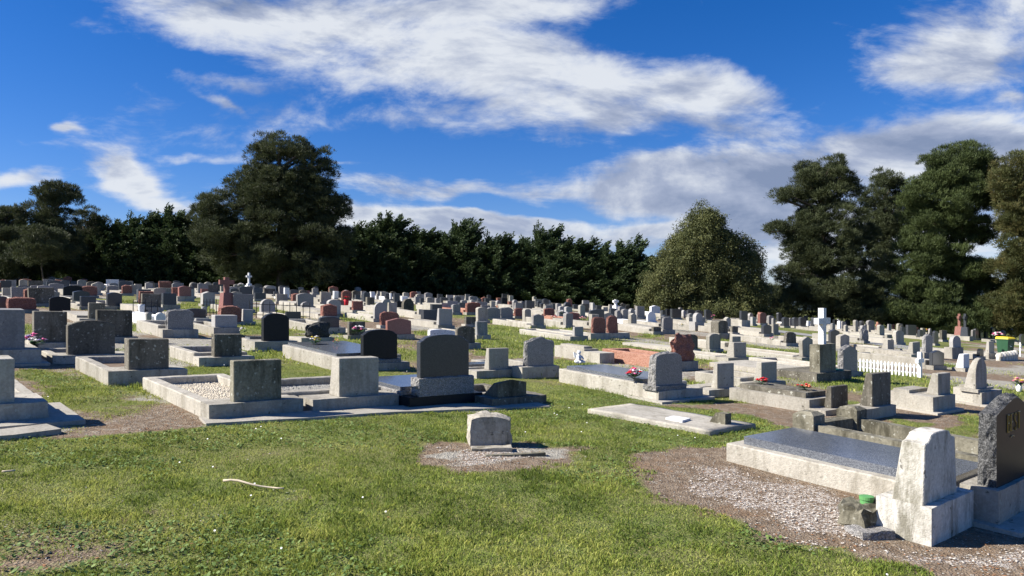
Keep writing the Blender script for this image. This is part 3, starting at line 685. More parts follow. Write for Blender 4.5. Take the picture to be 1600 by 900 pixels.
gW = add((1393,1437,1495,682,789,'ogee','white_paint'), 'small white stained headstone with curved top and white block base', (1369,1455,1521,795,855,'white_paint'), None, batter=.3, sb=.06, freeT=1)
gS = add((728,735,798,652,698,'rough','palerock'), 'little weathered stone block standing on a bare gravel patch', None, None, noplinth=1, name='gravestone', hp=-.02, e=.0, a=8)
# ------------------------------------------------------------- middle distance
far('''500,505,526,477,499,rpeak,redrock; 497,500,530,495,512,segment,dark,490,497,540,512,522,concrete; 445,447,470,488,503,flat,dark; 543,546,572,503,530,flat,concrete_dark
594,596,624,488,513,rough,redrock; 603,606,644,499,530,peak,red; 668,672,713,514,535,segment,white; 713,715,743,510,537,arch,concrete_dark,708,712,752,537,546,concrete; 743,746,763,504,530,flat,bluegrey
725,728,743,495,511,flat,concrete_dark; 657,662,688,484,506,flat,dark; 686,689,702,487,504,flat,concrete; 688,690,700,474,487,flat,lightgrey; 651,654,660,484,498,flat,concrete
620,621,637,471,486,flat,black; 583,585,604,473,503,round,lightgrey; 600,601,610,472,487,flat,concrete_dark; 759,762,782,481,500,rough,greyrock; 781,783,802,481,500,rough,greyrock
830,833,849,491,508,peak,grey,826,829,852,508,514,concrete; 885,888,907,490,506,rough,redrock; 919,922,943,483,511,slant,dark; 925,927,947,497,521,rough,redrock,918,923,955,521,531,concrete; 948,950,966,495,517,rough,redrock,948,953,984,521,529,concrete
893,898,912,511,526,desk,lightgrey,885,891,919,526,533,concrete; 1033,1036,1050,496,514,rough,greyrock,1030,1035,1054,515,522,concrete; 1018,1021,1033,512,523,arch,concrete_dark
1071,1076,1084,496,510,flat,concrete; 1110,1123,1138,501,521,arch,concrete_dark,1115,1124,1141,521,530,concrete; 1141,1144,1154,510,523,arch,concrete_dark; 1189,1193,1205,508,526,arch,dark
1069,1073,1092,524,552,arch,concrete_dark; 1103,1109,1128,522,551,arch,concrete; 1138,1145,1159,527,549,desk,concrete_pale; 1134,1147,1166,537,561,desk,concrete_pale,1129,1138,1173,561,567,concrete
1196,1199,1206,509,524,arch,concrete; 1205,1208,1216,507,523,flat,concrete; 1226,1228,1246,520,541,ogee,concrete_dark; 1249,1255,1272,528,559,peak,concrete,1246,1253,1276,559,566,concrete
1294,1298,1311,516,541,peak,dark; 1306,1313,1327,523,545,peak,concrete; 1307,1316,1336,541,582,peak,greyrock,1300,1309,1345,582,590,concrete; 1343,1349,1358,516,537,boulder,greyrock
1377,1387,1397,532,551,desk,concrete_pale; 1382,1386,1393,524,534,flat,concrete; 1395,1400,1411,517,539,arch,concrete; 1406,1409,1415,511,527,arch,dark; 1415,1419,1431,509,527,flat,dark
1444,1447,1453,510,519,arch,concrete; 1453,1456,1463,508,520,arch,dark; 1457,1460,1467,517,540,arch,dark; 1468,1472,1480,517,534,flat,concrete_dark; 1440,1446,1457,524,551,rough,greyrock,1436,1444,1461,551,561,concrete
1483,1489,1500,525,543,round,lightgrey,1478,1488,1502,543,561,concrete; 1416,1426,1436,536,554,desk,concrete_pale,1413,1424,1440,554,564,concrete; 1454,1457,1473,549,578,peak,dark; 1493,1506,1516,554,581,desk,white
1529,1531,1538,546,562,round,black; 1540,1546,1556,534,552,desk,concrete_pale,1537,1545,1557,552,561,concrete; 1592,1595,1606,523,540,arch,dark
220,222,252,459,484,flat,concrete_dark,213,218,256,480,491,concrete; 213,216,236,452,473,flat,dark; 252,255,276,458,476,flat,dark,250,254,282,476,485,concrete; 278,280,299,447,463,segment,red,274,277,304,463,471,concrete
289,291,322,483,502,segment,dark; 242,244,260,490,510,round,white; 339,345,377,478,508,segment,redrock; 377,379,395,483,507,flat,lightgrey; 301,306,335,501,514,desk,lightgrey
77,77,110,463,486,segment,black,66,69,118,486,492,concrete; 113,115,140,455,474,segment,dark; 125,127,151,464,484,flat,dark; 136,138,163,474,499,flat,concrete_dark,118,124,166,499,505,concrete; 166,168,191,457,478,segment,dark,161,163,200,478,484,concrete
-8,-7,12,464,487,arch,dark; 10,13,57,466,489,rough,redrock; 37,39,59,452,476,rough,redrock; 18,20,37,452,467,segment,white; 60,63,93,454,477,segment,greyrock; 454,457,473,459,479,rough,redrock; 472,474,486,463,479,flat,dark
550,552,568,472,489,flat,redrock; 519,521,538,469,484,arch,red; 313,317,336,456,479,peak,lightgrey; 803,805,821,483,498,rough,redrock; 849,851,866,483,498,rough,redrock; 727,730,752,474,492,rough,redrock; 750,752,766,477,491,flat,grey
1010,1012,1024,487,502,round,white,1008,1011,1026,502,510,white; 1015,1018,1032,478,493,peak,white; 1083,1088,1099,489,503,round,lightgrey,1080,1086,1100,503,517,lightgrey; 1155,1158,1168,486,500,flat,dark,1155,1159,1172,500,511,concrete''')
# ------------------------------------------------------------- far rows before the trees
far('''-14,0,436,449,flat,dark; 2,15,435,444,flat,dark; 0,18,439,454,flat,dark; 20,28,434,441,round,dark; 28,45,432,441,flat,grey; 30,49,436,449,rough,redrock; 55,76,440,451,segment,dark; 75,88,432,444,round,dark
83,101,435,447,flat,lightgrey; 98,112,432,447,rough,redrock; 110,124,439,447,flat,dark; 125,137,436,449,rough,redrock; 141,157,441,454,flat,white; 166,186,437,450,flat,white; 185,206,439,454,arch,dark
28,47,446,454,segment,dark; 47,67,446,458,segment,grey; 76,100,443,458,segment,grey; 98,129,446,468,segment,black; 127,152,448,466,rough,redrock; 166,185,447,459,rough,greyrock; 226,240,440,451,flat,dark
240,250,442,451,flat,dark; 249,265,439,451,flat,dark; 245,268,450,460,flat,concrete; 202,212,444,454,flat,lightgrey; 210,222,444,456,flat,concrete; 268,286,442,458,arch,grey; 299,312,443,454,flat,dark; 296,309,441,450,round,dark
313,325,452,464,flat,red; 332,346,441,456,arch,dark; 358,373,450,466,segment,dark; 383,395,448,458,flat,dark; 395,410,450,468,flat,dark; 406,417,450,461,flat,concrete; 417,426,452,462,flat,lightgrey; 443,452,450,468,flat,white
452,467,452,464,segment,dark; 469,484,454,464,flat,red; 500,511,456,468,flat,concrete; 514,523,451,464,flat,mossy; 497,515,466,473,flat,lightgrey; 520,529,455,469,flat,white; 564,576,461,475,flat,dark; 571,585,465,481,flat,concrete_dark
578,586,456,470,flat,white; 587,592,459,470,flat,grey; 601,609,459,471,flat,dark; 608,613,459,470,flat,white; 617,625,463,471,flat,dark; 637,643,466,473,segment,grey; 626,637,463,473,flat,white; 647,658,464,475,flat,grey
665,679,465,475,arch,concrete; 679,687,466,476,segment,grey; 687,700,465,476,flat,dark; 701,709,466,476,flat,dark; 709,720,464,478,arch,dark; 719,730,469,479,segment,grey; 734,745,469,477,segment,lightgrey; 756,766,466,477,flat,dark
765,774,471,481,flat,concrete; 774,782,470,480,round,grey; 782,793,466,480,flat,black; 793,803,472,482,flat,redrock; 800,809,469,484,round,grey; 812,820,471,484,segment,grey; 820,836,470,485,flat,dark; 843,853,474,483,segment,dark
853,862,477,484,flat,lightgrey; 868,878,474,488,arch,grey; 880,892,472,486,round,dark; 894,906,476,485,segment,dark; 908,921,475,488,flat,dark; 870,884,486,498,segment,grey; 884,894,483,493,segment,dark; 951,963,482,498,arch,dark
970,986,483,499,arch,grey; 992,1006,479,498,flat,grey; 940,950,480,490,flat,concrete; 975,984,478,487,segment,dark; 1032,1040,485,497,arch,dark; 1039,1048,483,496,segment,black; 1047,1065,483,499,flat,dark; 1065,1072,485,497,round,lightgrey
1072,1087,484,497,segment,dark; 1086,1099,485,499,segment,dark; 1100,1111,484,501,segment,dark; 1116,1127,484,497,segment,red; 1126,1141,483,498,segment,red; 1141,1154,489,499,segment,grey; 1168,1177,489,504,round,grey; 1183,1191,488,505,arch,pink
1184,1198,489,508,arch,red; 1172,1181,496,509,flat,lightgrey; 1198,1210,493,508,arch,grey; 1213,1221,489,506,arch,dark; 1221,1233,496,512,arch,dark; 1231,1238,497,511,arch,grey; 1237,1247,496,512,arch,dark; 1247,1259,496,512,arch,dark; 1260,1266,502,512,flat,white
1267,1276,496,512,arch,dark; 1276,1284,494,508,arch,dark; 1301,1310,499,512,arch,black; 1312,1321,503,517,arch,grey; 1320,1329,500,512,arch,dark; 1333,1342,501,521,arch,concrete; 1342,1351,502,518,arch,dark; 1340,1347,497,508,arch,dark; 1353,1367,501,519,arch,grey
1370,1383,508,525,arch,concrete; 1400,1410,506,520,arch,concrete; 1408,1415,504,518,arch,dark; 1434,1443,516,530,arch,dark; 1476,1484,510,524,arch,red; 1484,1490,511,524,arch,dark; 1517,1524,516,531,arch,grey; 1521,1529,514,531,arch,dark
1529,1537,513,530,arch,dark; 1537,1544,512,529,arch,dark; 1563,1572,517,531,arch,grey; 1578,1588,514,529,arch,dark; 1547,1555,512,526,arch,dark; 344,352,447,458,flat,concrete; 427,436,456,466,flat,dark; 486,494,458,468,segment,grey; 540,550,458,470,flat,concrete; 554,562,461,472,flat,dark
655,663,466,476,flat,dark; 745,753,467,477,arch,dark; 838,845,471,482,arch,dark; 860,868,474,485,flat,dark; 921,929,473,488,arch,grey; 930,940,477,489,flat,dark; 1000,1008,484,497,arch,dark; 1154,1160,490,500,arch,dark; 1205,1212,497,510,arch,grey; 1290,1297,499,512,arch,dark''')
# ------------------------------------------------------------- extra far stones in the gaps of the rows
fr = random.Random(77); SA, CA = math.sin(A42_), math.cos(A42_)
def mids(): return [(g.X, g.Y) for g in GR]
occ = mids(); cand = []
for row in range(8, 26):
    for kk in range(-60, 70):
        lrow = row * 2.55 + fr.uniform(-.12, .12); al = kk * 1.25 + fr.uniform(-.18, .18)
        x, y = al * CA - lrow * SA, al * SA + lrow * CA
        if not 25 < y < 61 or abs(x / y) > .70: continue
        z = gz(x, y); px = CX + FPX * x / y; py = HY - FPX * (z - EYE) / y
        if py > 556 or any(inpoly(np.array([px]), np.array([py]), p)[0] for p in TURF) and fr.random() < .75: continue
        if abs(py - (516 + (px - 1200) * .12)) < 7 and px > 1120: continue
        if any(abs((x - a) * CA + (y - b) * SA) < 1.0 and abs(-(x - a) * SA + (y - b) * CA) < 1.1 for a, b in occ): continue
        if fr.random() < .42: continue
        occ.append((x, y)); cand.append((x, y, px, py))
cand.sort(key=lambda c: c[1])
def far_add(x, y, px, py):
    k = FPX / y; w = fr.choice([.36, .42, .48, .55, .7]) * (CA - (px - CX) / FPX * SA) * k; h = fr.uniform(.42, .68) * k
    add((px, None, px + w + .1 * k, py - h, py, fr.choice(['arch', 'flat', 'segment', 'flat', 'arch', 'peak', 'desk', 'round']), fr.choice(['dark', 'grey', 'concrete', 'concrete_dark', 'grey', 'dark', 'redrock', 'lightgrey', 'concrete'])))
for c_ in cand[:36]: far_add(*c_)
NTH = len(GR)
for c_ in cand[36:190]: far_add(*c_)
print('EXTRA', len(cand), 'individual', NTH)
# ------------------------------------------------------------- kerbs for the middle and far graves
kr = random.Random(5)
for i, g in enumerate(GR):
    g.cxy = (g.X + g.W / 2 * g.ca - g.T / 2 * g.sa, g.Y + g.W / 2 * g.sa + g.T / 2 * g.ca)
for i, g in enumerate(GR):
    if g.label or g.kerb: continue
    if kr.random() < .22: continue
    Lm = 2.05
    for h in GR:
        if h is g: continue
        for fx in (0, .5, 1):
            for fy in (0, 1):
                qx = h.X + h.W * fx * h.ca - h.T * fy * h.sa - g.X; qy = h.Y + h.W * fx * h.sa + h.T * fy * h.ca - g.Y
                lx, ly = qx * g.ca + qy * g.sa, -qx * g.sa + qy * g.ca
                if -.12 < lx < g.W + .12 and g.T * .6 < ly < g.T + Lm + .1: Lm = ly - g.T - .12
    if Lm < .7: continue
    red = g.mat in ('redrock', 'red', 'pink'); wh = g.mat == 'white'
    fill = kr.choice(['concrete', 'concrete_pale', 'soil', 'gpebble', 'concrete_pale', 'tomb'])
    g.kerb = dict(L=Lm, h=kr.uniform(.13, .26), fill=fill, mat='white' if wh else ('pink' if red and kr.random() < .55 else kr.choice(['concrete', 'concrete_pale'])), ft=kr.uniform(.06, .12))
    if wh: g.kerb['fill'] = 'white'
    g.hp = max(g.hp, .12)
for i, g in enumerate(GR[:NTH]): build_grave(g, i)
def build_far_mass(gs): # the farthest, smallest graves beyond the three hundred built one by one
    bm_ = bmesh.new(); ml = []
    for i, g in enumerate(gs):
        F = Matrix(((g.ca, -g.sa, 0, g.X), (g.sa, g.ca, 0, g.Y), (g.kx, g.ky, 1, g.z), (0, 0, 0, 1)))
        m1, _ = stone_mesh(g.shape, g.sw, g.H, g.st, g.Y, g.mat, 'x' if not g.mat.endswith('rock') else g.mat, 0, i)
        for v in m1.bm.verts: v.co += Vector((g.w0, g.s, g.hp - .004))
        m2 = MB(); m2.box(0, g.W, 0, g.T, -.35, g.hp); ms = [(m1, g.mat), (m2, 'concrete')]
        if g.kerb: m3 = MB(); m3.box(.012, g.W - .012, g.T, g.T + g.kerb['L'], -.35, g.kerb['h'] * .9); ms.append((m3, 'concrete_pale' if i % 2 else 'concrete'))
        for m, mt in ms:
            if mt not in ml: ml.append(mt)
            for f in m.bm.faces: f.material_index = ml.index(mt)
            bmesh.ops.recalc_face_normals(m.bm, faces=m.bm.faces); m.bm.transform(F); me = bpy.data.meshes.new('t'); m.bm.to_mesh(me); m.bm.free(); bm_.from_mesh(me); bpy.data.meshes.remove(me)
    me = bpy.data.meshes.new('far_graves'); bm_.to_mesh(me); bm_.free()
    for mt in ml: me.materials.append(M[mt])
    o = link('far_graves', me); tag(o, 'crowd of the smallest grey headstones and kerbs in the farthest rows', 'graves', kind='stuff')
build_far_mass(GR[NTH:])
gE.rim = 1
# two-material face for the lettered stone
hsE = [c for c in gE.root.children if c.name.startswith('headstone')][0]; hsE.data.materials[0] = M['black']; hsE.data.materials[1] = M['darkrock']
# ------------------------------------------------------------- labels from look and neighbours
CN = dict(concrete='grey concrete', concrete_pale='pale concrete', concrete_dark='blackened concrete', mossy='lichened brownish', white='white marble', white_paint='white', grey='mid-grey granite', greyrock='rough grey',
          lightgrey='pale grey', dark='dark grey granite', black='black polished', blackrock='rough black', red='smooth red granite', redrock='rough red granite', pink='pinkish granite', bluegrey='blue-grey')
SN = dict(flat='square-topped', desk='tapering', rough='rock-shaped', boulder='boulder', arch='arched', adesk='arched', segment='shallow-curved', round='round-headed', rdesk='round-headed', peak='pointed', pdesk='sloping', rpeak='peaked', ogee='shouldered', slant='slant-topped')
LM = [(68, 'below the leaning pale trunk'), (176, 'near the far-left white marble pair'), (255, 'left of the small red granite cross'), (351, 'around the red granite cross'), (430, 'under the broad dark pine'),
      (510, 'behind the black boulder'), (570, 'left of the black plaque headstone'), (650, 'around the pale far path'), (720, 'behind the big dark arched headstone'), (790, 'left of the far green strip'), (870, 'right of the far green strip'),
      (950, 'before the right end of the hedge'), (1020, 'near the white marble pair at centre-right'), (1100, 'under the olive-leaved tree'), (1170, 'below the olive-leaved tree’s right edge'), (1240, 'left of the big white cross'), (1330, 'between white cross and picket fence'),
      (1410, 'behind the white picket fence'), (1500, 'around the red cross monument'), (1580, 'by the green bin')]
ORD = ['leftmost', 'second from left', 'third from left', 'fourth from left', 'fifth from left', 'sixth from left', 'seventh from left', 'eighth from left', 'ninth from left', 'tenth from left', 'eleventh from left', 'twelfth from left', 'thirteenth from left', 'fourteenth from left']
LM = [(a, b if b != 'left of the small red granite cross' else 'left of the tall red granite cross') for a, b in LM]
buckets = {}
for g in GR[:NTH]:
    if g.label: continue
    zone = min(LM, key=lambda q: abs(q[0] - g.px[0]))[1]; row = 'far' if g.Y > 38 else ('midway' if g.Y > 22 else 'nearer')
    buckets.setdefault((CN[g.mat] + ' ' + SN[g.shape], zone, row), []).append(g)
for (d, zone, row), L_ in buckets.items():
    L_.sort(key=lambda g: g.px[0])
    for j, g in enumerate(L_):
        o = '' if len(L_) == 1 else ', ' + ORD[min(j, 13)] + ''
        w = {'far': 'far', 'midway': 'midway', 'nearer': 'nearer'}[row]
        lb = f"{w} {d} {'grave' if g.kerb else 'headstone'} {zone}{o}"
        if len(lb.split()) > 16: lb = f"{w} {d} {'grave' if g.kerb else 'headstone'} {zone}{o.replace(' from left', '')}"
        g.root['label'] = lb
        g.root['group'] = {'far': 'graves in the far rows', 'midway': 'graves in the middle rows', 'nearer': 'graves in the nearer rows'}[row]
# ------------------------------------------------------------- crosses, monuments
def at_px(px, py): X, Y = ray(px, py, 60); return X, Y
def zpx(py, Y): return EYE + (HY - py) / FPX * Y
def cross_mb(mb, h, w, t, d, armz, x=0, y=0, z=0):
    mb.box(x - t / 2, x + t / 2, y - d / 2, y + d / 2, z, z + h); e = .003
    mb.box(x - w / 2, x - t / 2 + e, y - d / 2 + e, y + d / 2 - e, z + armz - t / 2, z + armz + t / 2); mb.box(x + t / 2 - e, x + w / 2, y - d / 2 + e, y + d / 2 - e, z + armz - t / 2, z + armz + t / 2)
A42 = R_(42)
# white cross on its concrete block
X, Y = at_px(1276, 598); r = empty('cross_monument', (X, Y, gz(X, Y)), A42); k = Y / FPX
tag(r, 'tall white cross standing on a big concrete block', 'cross')
mb = MB(); mb.box(0, 1.65, 0, 1.0, -.3, 14 * k); mb.bevel(.015); mb.shear(-.02, .03); mb.done('plinth', M['concrete_dark'], r)
mb = MB(); mb.box(0, 1.6, 1.0, 2.6, -.3, 11 * k); mb.bevel(.015); mb.shear(-.02, .05); mb.done('kerb', M['concrete'], r)
sa_, ca_ = math.sin(A42), math.cos(A42); uf = lambda q: (q - CX) / FPX; s_ = .08
w0 = (uf(1281) * (Y + s_ * ca_) - (X - s_ * sa_)) / (ca_ - uf(1281) * sa_); Xb, Yb = X - s_ * sa_ + w0 * ca_, Y + s_ * ca_ + w0 * sa_
bw = (uf(1306) * Yb - Xb) / (ca_ - uf(1306) * sa_); bt = min(.6, (Xb - uf(1265) * Yb) / (sa_ + uf(1265) * ca_))
mb = MB(); mb.box(w0, w0 + bw, s_, s_ + bt, 14 * k - .02, 58 * k); mb.bevel(.015); mb.done('block', M['mossy'], r)
mb = MB(); cross_mb(mb, 59 * k, .54, .13, .12, 59 * k - .28, w0 + bw / 2 - .03, s_ + bt / 2, 58 * k - .01); mb.bevel(.01, 1); mb.done('cross', M['white'], r)
# tall red cross
X, Y = at_px(346, 488); r = empty('cross_monument', (X, Y, gz(X, Y)), A42); k = Y / FPX; tag(r, 'tall red granite cross on tapering red pedestal', 'cross')
mb = MB(); mb.box(0, .62, 0, .62, -.2, .12); mb.bevel(.01, 1); mb.done('plinth', M['concrete'], r)
mb = MB(); mb.box(.08, .54, .08, .54, .11, 31 * k, .06, .06); mb.bevel(.01, 1); mb.done('pedestal', M['red'], r)
mb = MB(); cross_mb(mb, 25 * k, .55, .17, .15, 17 * k, .31, .31, 31 * k - .01); mb.bevel(.01, 1); mb.done('cross', M['red'], r)
# white stepped cross
X, Y = at_px(389, 449); Y = min(Y, 56); X = (389 - CX) / FPX * Y; r = empty('cross_monument', (X, Y, gz(X, Y)), A42); k = Y / FPX; tag(r, 'white cross on white stepped base before the dark hedge', 'cross'); z0 = gz(X, Y)
zt = zpx(426, Y) - z0; mb = MB()
for s, a_, b_ in ((.30, -.2, zt * .22), (.22, zt * .22, zt * .34), (.15, zt * .34, zt * .44)): mb.box(-s, s, -s, s, a_ - (.0 if a_ > 0 else 0), b_)
mb.done('stepped_base', M['white'], r); mb = MB(); cross_mb(mb, zt * .56, .42, .13, .12, zt * .37, 0, 0, zt * .44 - .004)
mb.bevel(.012, 1); mb.done('cross', M['white'], r)
# slim monuments
def obelisk(px, yb, yt, w, mat, label, cross=False, Yc=56):
    X, Y = ray(px, yb, Yc); r = empty('obelisk', (X, Y, gz(X, Y)), A42); H = zpx(yt, Y) - gz(X, Y); tag(r, label, 'monument')
    mb = MB(); mb.box(-w * .8, w * .8, -w * .8, w * .8, -.2, H * .16); mb.done('plinth', M['concrete'], r)
    mb = MB(); mb.box(-w * .5, w * .5, -w * .5, w * .5, H * .16 - .004, H * (.5 if cross else .96), w * .1, w * .1); mb.bevel(.01, 1); mb.done('shaft', M[mat], r)
    mb = MB()
    if cross: cross_mb(mb, H * .5, w * 1.1, w * .34, w * .3, H * .36, 0, 0, H * .5 - .01); mb.ball((0, 0, H * .86), w * .22, 2)
    else: mb.hexa([(-w * .38, -w * .38, H * .955), (w * .38, -w * .38, H * .955), (w * .38, w * .38, H * .955), (-w * .38, w * .38, H * .955)], [(-.01, -.01, H), (.01, -.01, H), (.01, .01, H), (-.01, .01, H)])
    mb.done('cross' if cross else 'tip', M[mat], r)
obelisk(1499, 530, 490, .50, 'red', 'red monument with slim cross under the right pine', True); obelisk(1508, 532, 490, .46, 'dark', 'dark monument with slim cross beside the red one', True)
obelisk(540, 470, 453, .22, 'lightgrey', 'thin grey obelisk left of the red pot'); obelisk(926, 489, 473, .24, 'lightgrey', 'thin pale obelisk before the hedge behind the slanted stone')
obelisk(962, 487, 468, .5, 'white', 'small pale figure-like cross monument before the hedge end', True); obelisk(1311, 517, 501, .2, 'white', 'thin white post marker right of the white cross')
def small_cross(px, yb, yt, mat, label, w=.42, t=.12):
    X, Y = ray(px, yb, 58); h = zpx(yt, Y) - gz(X, Y); mb = MB(); cross_mb(mb, h, w, t, t * .8, h * .66); mb.bevel(.006, 1)
    tag(mb.done('cross', M[mat], None, False, (X, Y, gz(X, Y)), A42), label, 'cross')
small_cross(1371, 518, 503, 'pink', 'small pink cross left of an arched stone on the right', .42, .14); small_cross(1437, 590, 550, 'picket', 'small white wooden cross at the end of the picket fence', .38, .10)
small_cross(223, 493, 481, 'iron', 'small black iron cross beside the white vase on the left', .3, .05); small_cross(316, 493, 480, 'iron', 'small black iron cross left of the red curved headstone', .3, .05); small_cross(429, 494, 481, 'iron', 'small black iron cross on the railing grave', .24, .04)
# ------------------------------------------------------------- picket fence
X, Y = at_px(1437, 590); X2, Y2 = at_px(1336, 579); d = Vector((X2 - X, Y2 - Y, 0)); Lf = d.length; an = math.atan2(d.y, d.x)
r = empty('picket_fence', (X, Y, gz(X, Y)), an); tag(r, 'low white picket fence along a grave right of the white cross', 'fence'); kx = (gz(X2, Y2) - gz(X, Y)) / Lf
hf = 22 * Y / FPX * .95
for zz in (hf * .28, hf * .72): mb = MB(); mb.box(0, Lf, -.012, .012, zz, zz + .028); mb.shear(kx, 0); mb.done('rail', M['picket'], r)
npk = 18; pk = None
for i in range(npk):
    x = .04 + (Lf - .08) * i / (npk - 1)
    if pk is None:
        mb = MB(); w = .021; mb.hexa([(-w, .014, 0), (w, .014, 0), (w, .03, 0), (-w, .03, 0)], [(-w, .014, hf * .88), (w, .014, hf * .88), (w, .03, hf * .88), (-w, .03, hf * .88)])
        mb.hexa([(-w, .014, hf * .88 + .001), (w, .014, hf * .88 + .001), (w, .03, hf * .88 + .001), (-w, .03, hf * .88 + .001)], [(-.004, .014, hf), (.004, .014, hf), (.004, .03, hf), (-.004, .03, hf)])
        o = pk = mb.done('picket', M['picket'], r)
    else: o = pk.copy(); COL.objects.link(o); o.parent = r
    o.location = (x, 0, kx * x)
# second end panel
# ------------------------------------------------------------- iron railing round a mid grave
def railing(px0, py0, px1, py1, h, label):
    X, Y = at_px(px0, py0); X2, Y2 = at_px(px1, py1); d = Vector((X2 - X, Y2 - Y, 0)); L = d.length
    r = empty('iron_railing', (X, Y, gz(X, Y)), math.atan2(d.y, d.x)); kx = (gz(X2, Y2) - gz(X, Y)) / L; tag(r, label, 'railing')
    for zz in (h * .2, h * .85): mb = MB(); mb.box(0, L, -.01, .01, zz, zz + .02); mb.shear(kx, 0); mb.done('rail', M['iron'], r)
    n = max(4, int(L / .22)); b0 = None
    for i in range(n + 1):
        if b0 is None: mb = MB(); mb.tube([(0, 0, 0), (0, 0, h), (0, 0, h + .06)], [.014, .014, .002], 5); o = b0 = mb.done('bar', M['iron'], r)
        else: o = b0.copy(); COL.objects.link(o); o.parent = r
        o.location = (L * i / n, 0, kx * L * i / n)
railing(390, 497, 484, 500, .55, 'low black iron railing in front of the rough pink headstone'); railing(208, 494, 246, 495, .5, 'short black iron railing before the wide square stones on the left'); railing(318, 494, 338, 494, .55, 'short black iron railing left of the red curved headstone')
# ------------------------------------------------------------- post and rail surround
P1 = Vector((*ray(1271, 700), 0)); 
r = empty('stone_surround', (P1.x, P1.y, gz(P1.x, P1.y)), R_(40)); tag(r, 'low concrete post-and-rail surround behind the polished slab', 'grave surround')
ca, sa = math.cos(R_(40)), math.sin(R_(40)); u2 = (1339 - CX) / FPX
wS = (u2 * P1.y - P1.x) / (ca - u2 * sa); kxx = (gz(P1.x + ca, P1.y + sa) - gz(P1.x, P1.y)); kyy = -(gz(P1.x + sa, P1.y - ca) - gz(P1.x, P1.y))
wS = max(.9, min(1.3, wS)); pw = .26
def post(x, y):
    mb = MB(); z = kxx * x + kyy * y; mb.box(x, x + pw, y, y + pw, z - .3, z + .36); mb.hexa([(x, y, z + .361), (x + pw, y, z + .361), (x + pw, y + pw, z + .361), (x, y + pw, z + .361)], [(x + .06, y + .06, z + .40), (x + pw - .06, y + .06, z + .40), (x + pw - .06, y + pw - .06, z + .40), (x + .06, y + pw - .06, z + .40)])
    mb.bevel(.008, 1); mb.done('post', M['mossy'], r)
Ln = 2.35
for yy in (0, -Ln, -2 * Ln * .62): post(0, yy); post(wS, yy)
def srail(x0, x1, y0, y1):
    mb = MB(); mb.box(x0, x1, y0, y1, -.3, .26); mb.bevel(.012, 2); mb.shear(kxx, kyy); mb.done('rail', M['mossy'], r)
for xx in (.05, wS + .05): srail(xx, xx + .16, -Ln + pw, 0); srail(xx, xx + .16, -2 * Ln * .62 + pw, -Ln)
srail(pw, wS, .05, .21); srail(pw, wS, -2 * Ln * .62 + .05, -2 * Ln * .62 + .21)
mb = MB(); mb.box(.2, wS + .06, -2 * Ln * .62 + .2, .06, -.3, .10); mb.shear(kxx, kyy); mb.done('cover_slab', M['concrete'], r)
# ------------------------------------------------------------- flat concrete ledger in the lawn, with a small block and a white mark
C = [Vector((*ray(*p), 0)) for p in ((918, 646), (1110, 681), (1180, 670), (985, 637))]
zt_ = [gz(c.x, c.y) + .065 for c in C]; mb = MB(); mb.hexa([(c.x, c.y, z - .3) for c, z in zip(C, zt_)], [(c.x, c.y, z) for c, z in zip(C, zt_)])
mb.bevel(.035, 3); bmesh.ops.subdivide_edges(mb.bm, edges=[e for e in mb.bm.edges if e.calc_length() > .3], cuts=12, use_grid_fill=True)
for v in mb.bm.verts: v.co += Vector((mnoise.noise(v.co * 4) * .025, mnoise.noise(v.co * 4 + Vector((9, 0, 0))) * .025, mnoise.noise(v.co * 2) * .012))
slabo = mb.done('flat_slab', M['concrete'], None, True); tag(slabo, 'flat concrete grave slab lying in the grass', 'grave slab')
X, Y = ray(1134, 667); zs = .25 * sum(zt_); X, Y = ray(1134, 667); zb = gz(X, Y) + .06
Xb, Yb = ray(1133, 664 + 8); mb = MB(); mb.hexa([(0, 0, 0), (.14, 0, 0), (.14, .24, 0), (0, .24, 0)], [(0, 0, .14), (.14, 0, .14), (.14, .14, .14), (0, .14, .14)]); mb.bevel(.008, 1)
tag(mb.done('stone_block', M['mossy'], None, False, (Xb, Yb, gz(Xb, Yb) + .06), A42), 'small brown stone block on the flat grave slab', 'stone block')
mb = MB(); Wq = [Vector((*ray(*p), 0)) for p in ((1040, 663), (1066, 668), (1079, 664), (1052, 660))]
Wz = [gz(w.x, w.y) for w in Wq]; mb.hexa([(w.x, w.y, z + .060) for w, z in zip(Wq, Wz)], [(w.x, w.y, z + .088) for w, z in zip(Wq, Wz)])
tag(mb.done('plaque', M['white'], None), 'small white marble plaque lying on the flat grave slab', 'plaque')
# ------------------------------------------------------------- broken base, debris, stick, green jar
def chunk(px, py, sz, mat, name, label, cat, seed, rz=0, z=0, yo=0):
    X, Y = ray(px, py); mb = MB(); mb.box(-sz[0] / 2, sz[0] / 2, -sz[1] / 2, sz[1] / 2, -.05, sz[2]); bmesh.ops.subdivide_edges(mb.bm, edges=mb.bm.edges[:], cuts=4, use_grid_fill=True)
    for v in mb.bm.verts: v.co += mnoise.noise_vector(v.co * 9 + Vector((seed, 0, 0))) * min(sz) * .35
    o = mb.done(name, M[mat], None, False, (X, Y + yo, gz(X, Y + yo) + z), rz); tag(o, label, cat); return o
chunk(1352, 822, (.34, .26, .17), 'mossy', 'broken_block', 'broken greenish concrete block left of the small white headstone', 'rubble', 3, .5)
chunk(1358, 836, (.26, .22, .05), 'greyrock', 'stone_fragment', 'flat grey stone fragment leaning at the white headstone', 'rubble', 8, .2)
chunk(805, 712, (.6, .07, .02), 'mossy', 'broken_slab', 'thin broken strip of stone beside the little weathered stone', 'rubble', 5, .25)
chunk(768, 703, (.40, .16, .03), 'palerock', 'broken_footing', 'crumbling footing under the little weathered stone', 'rubble', 6, .12)
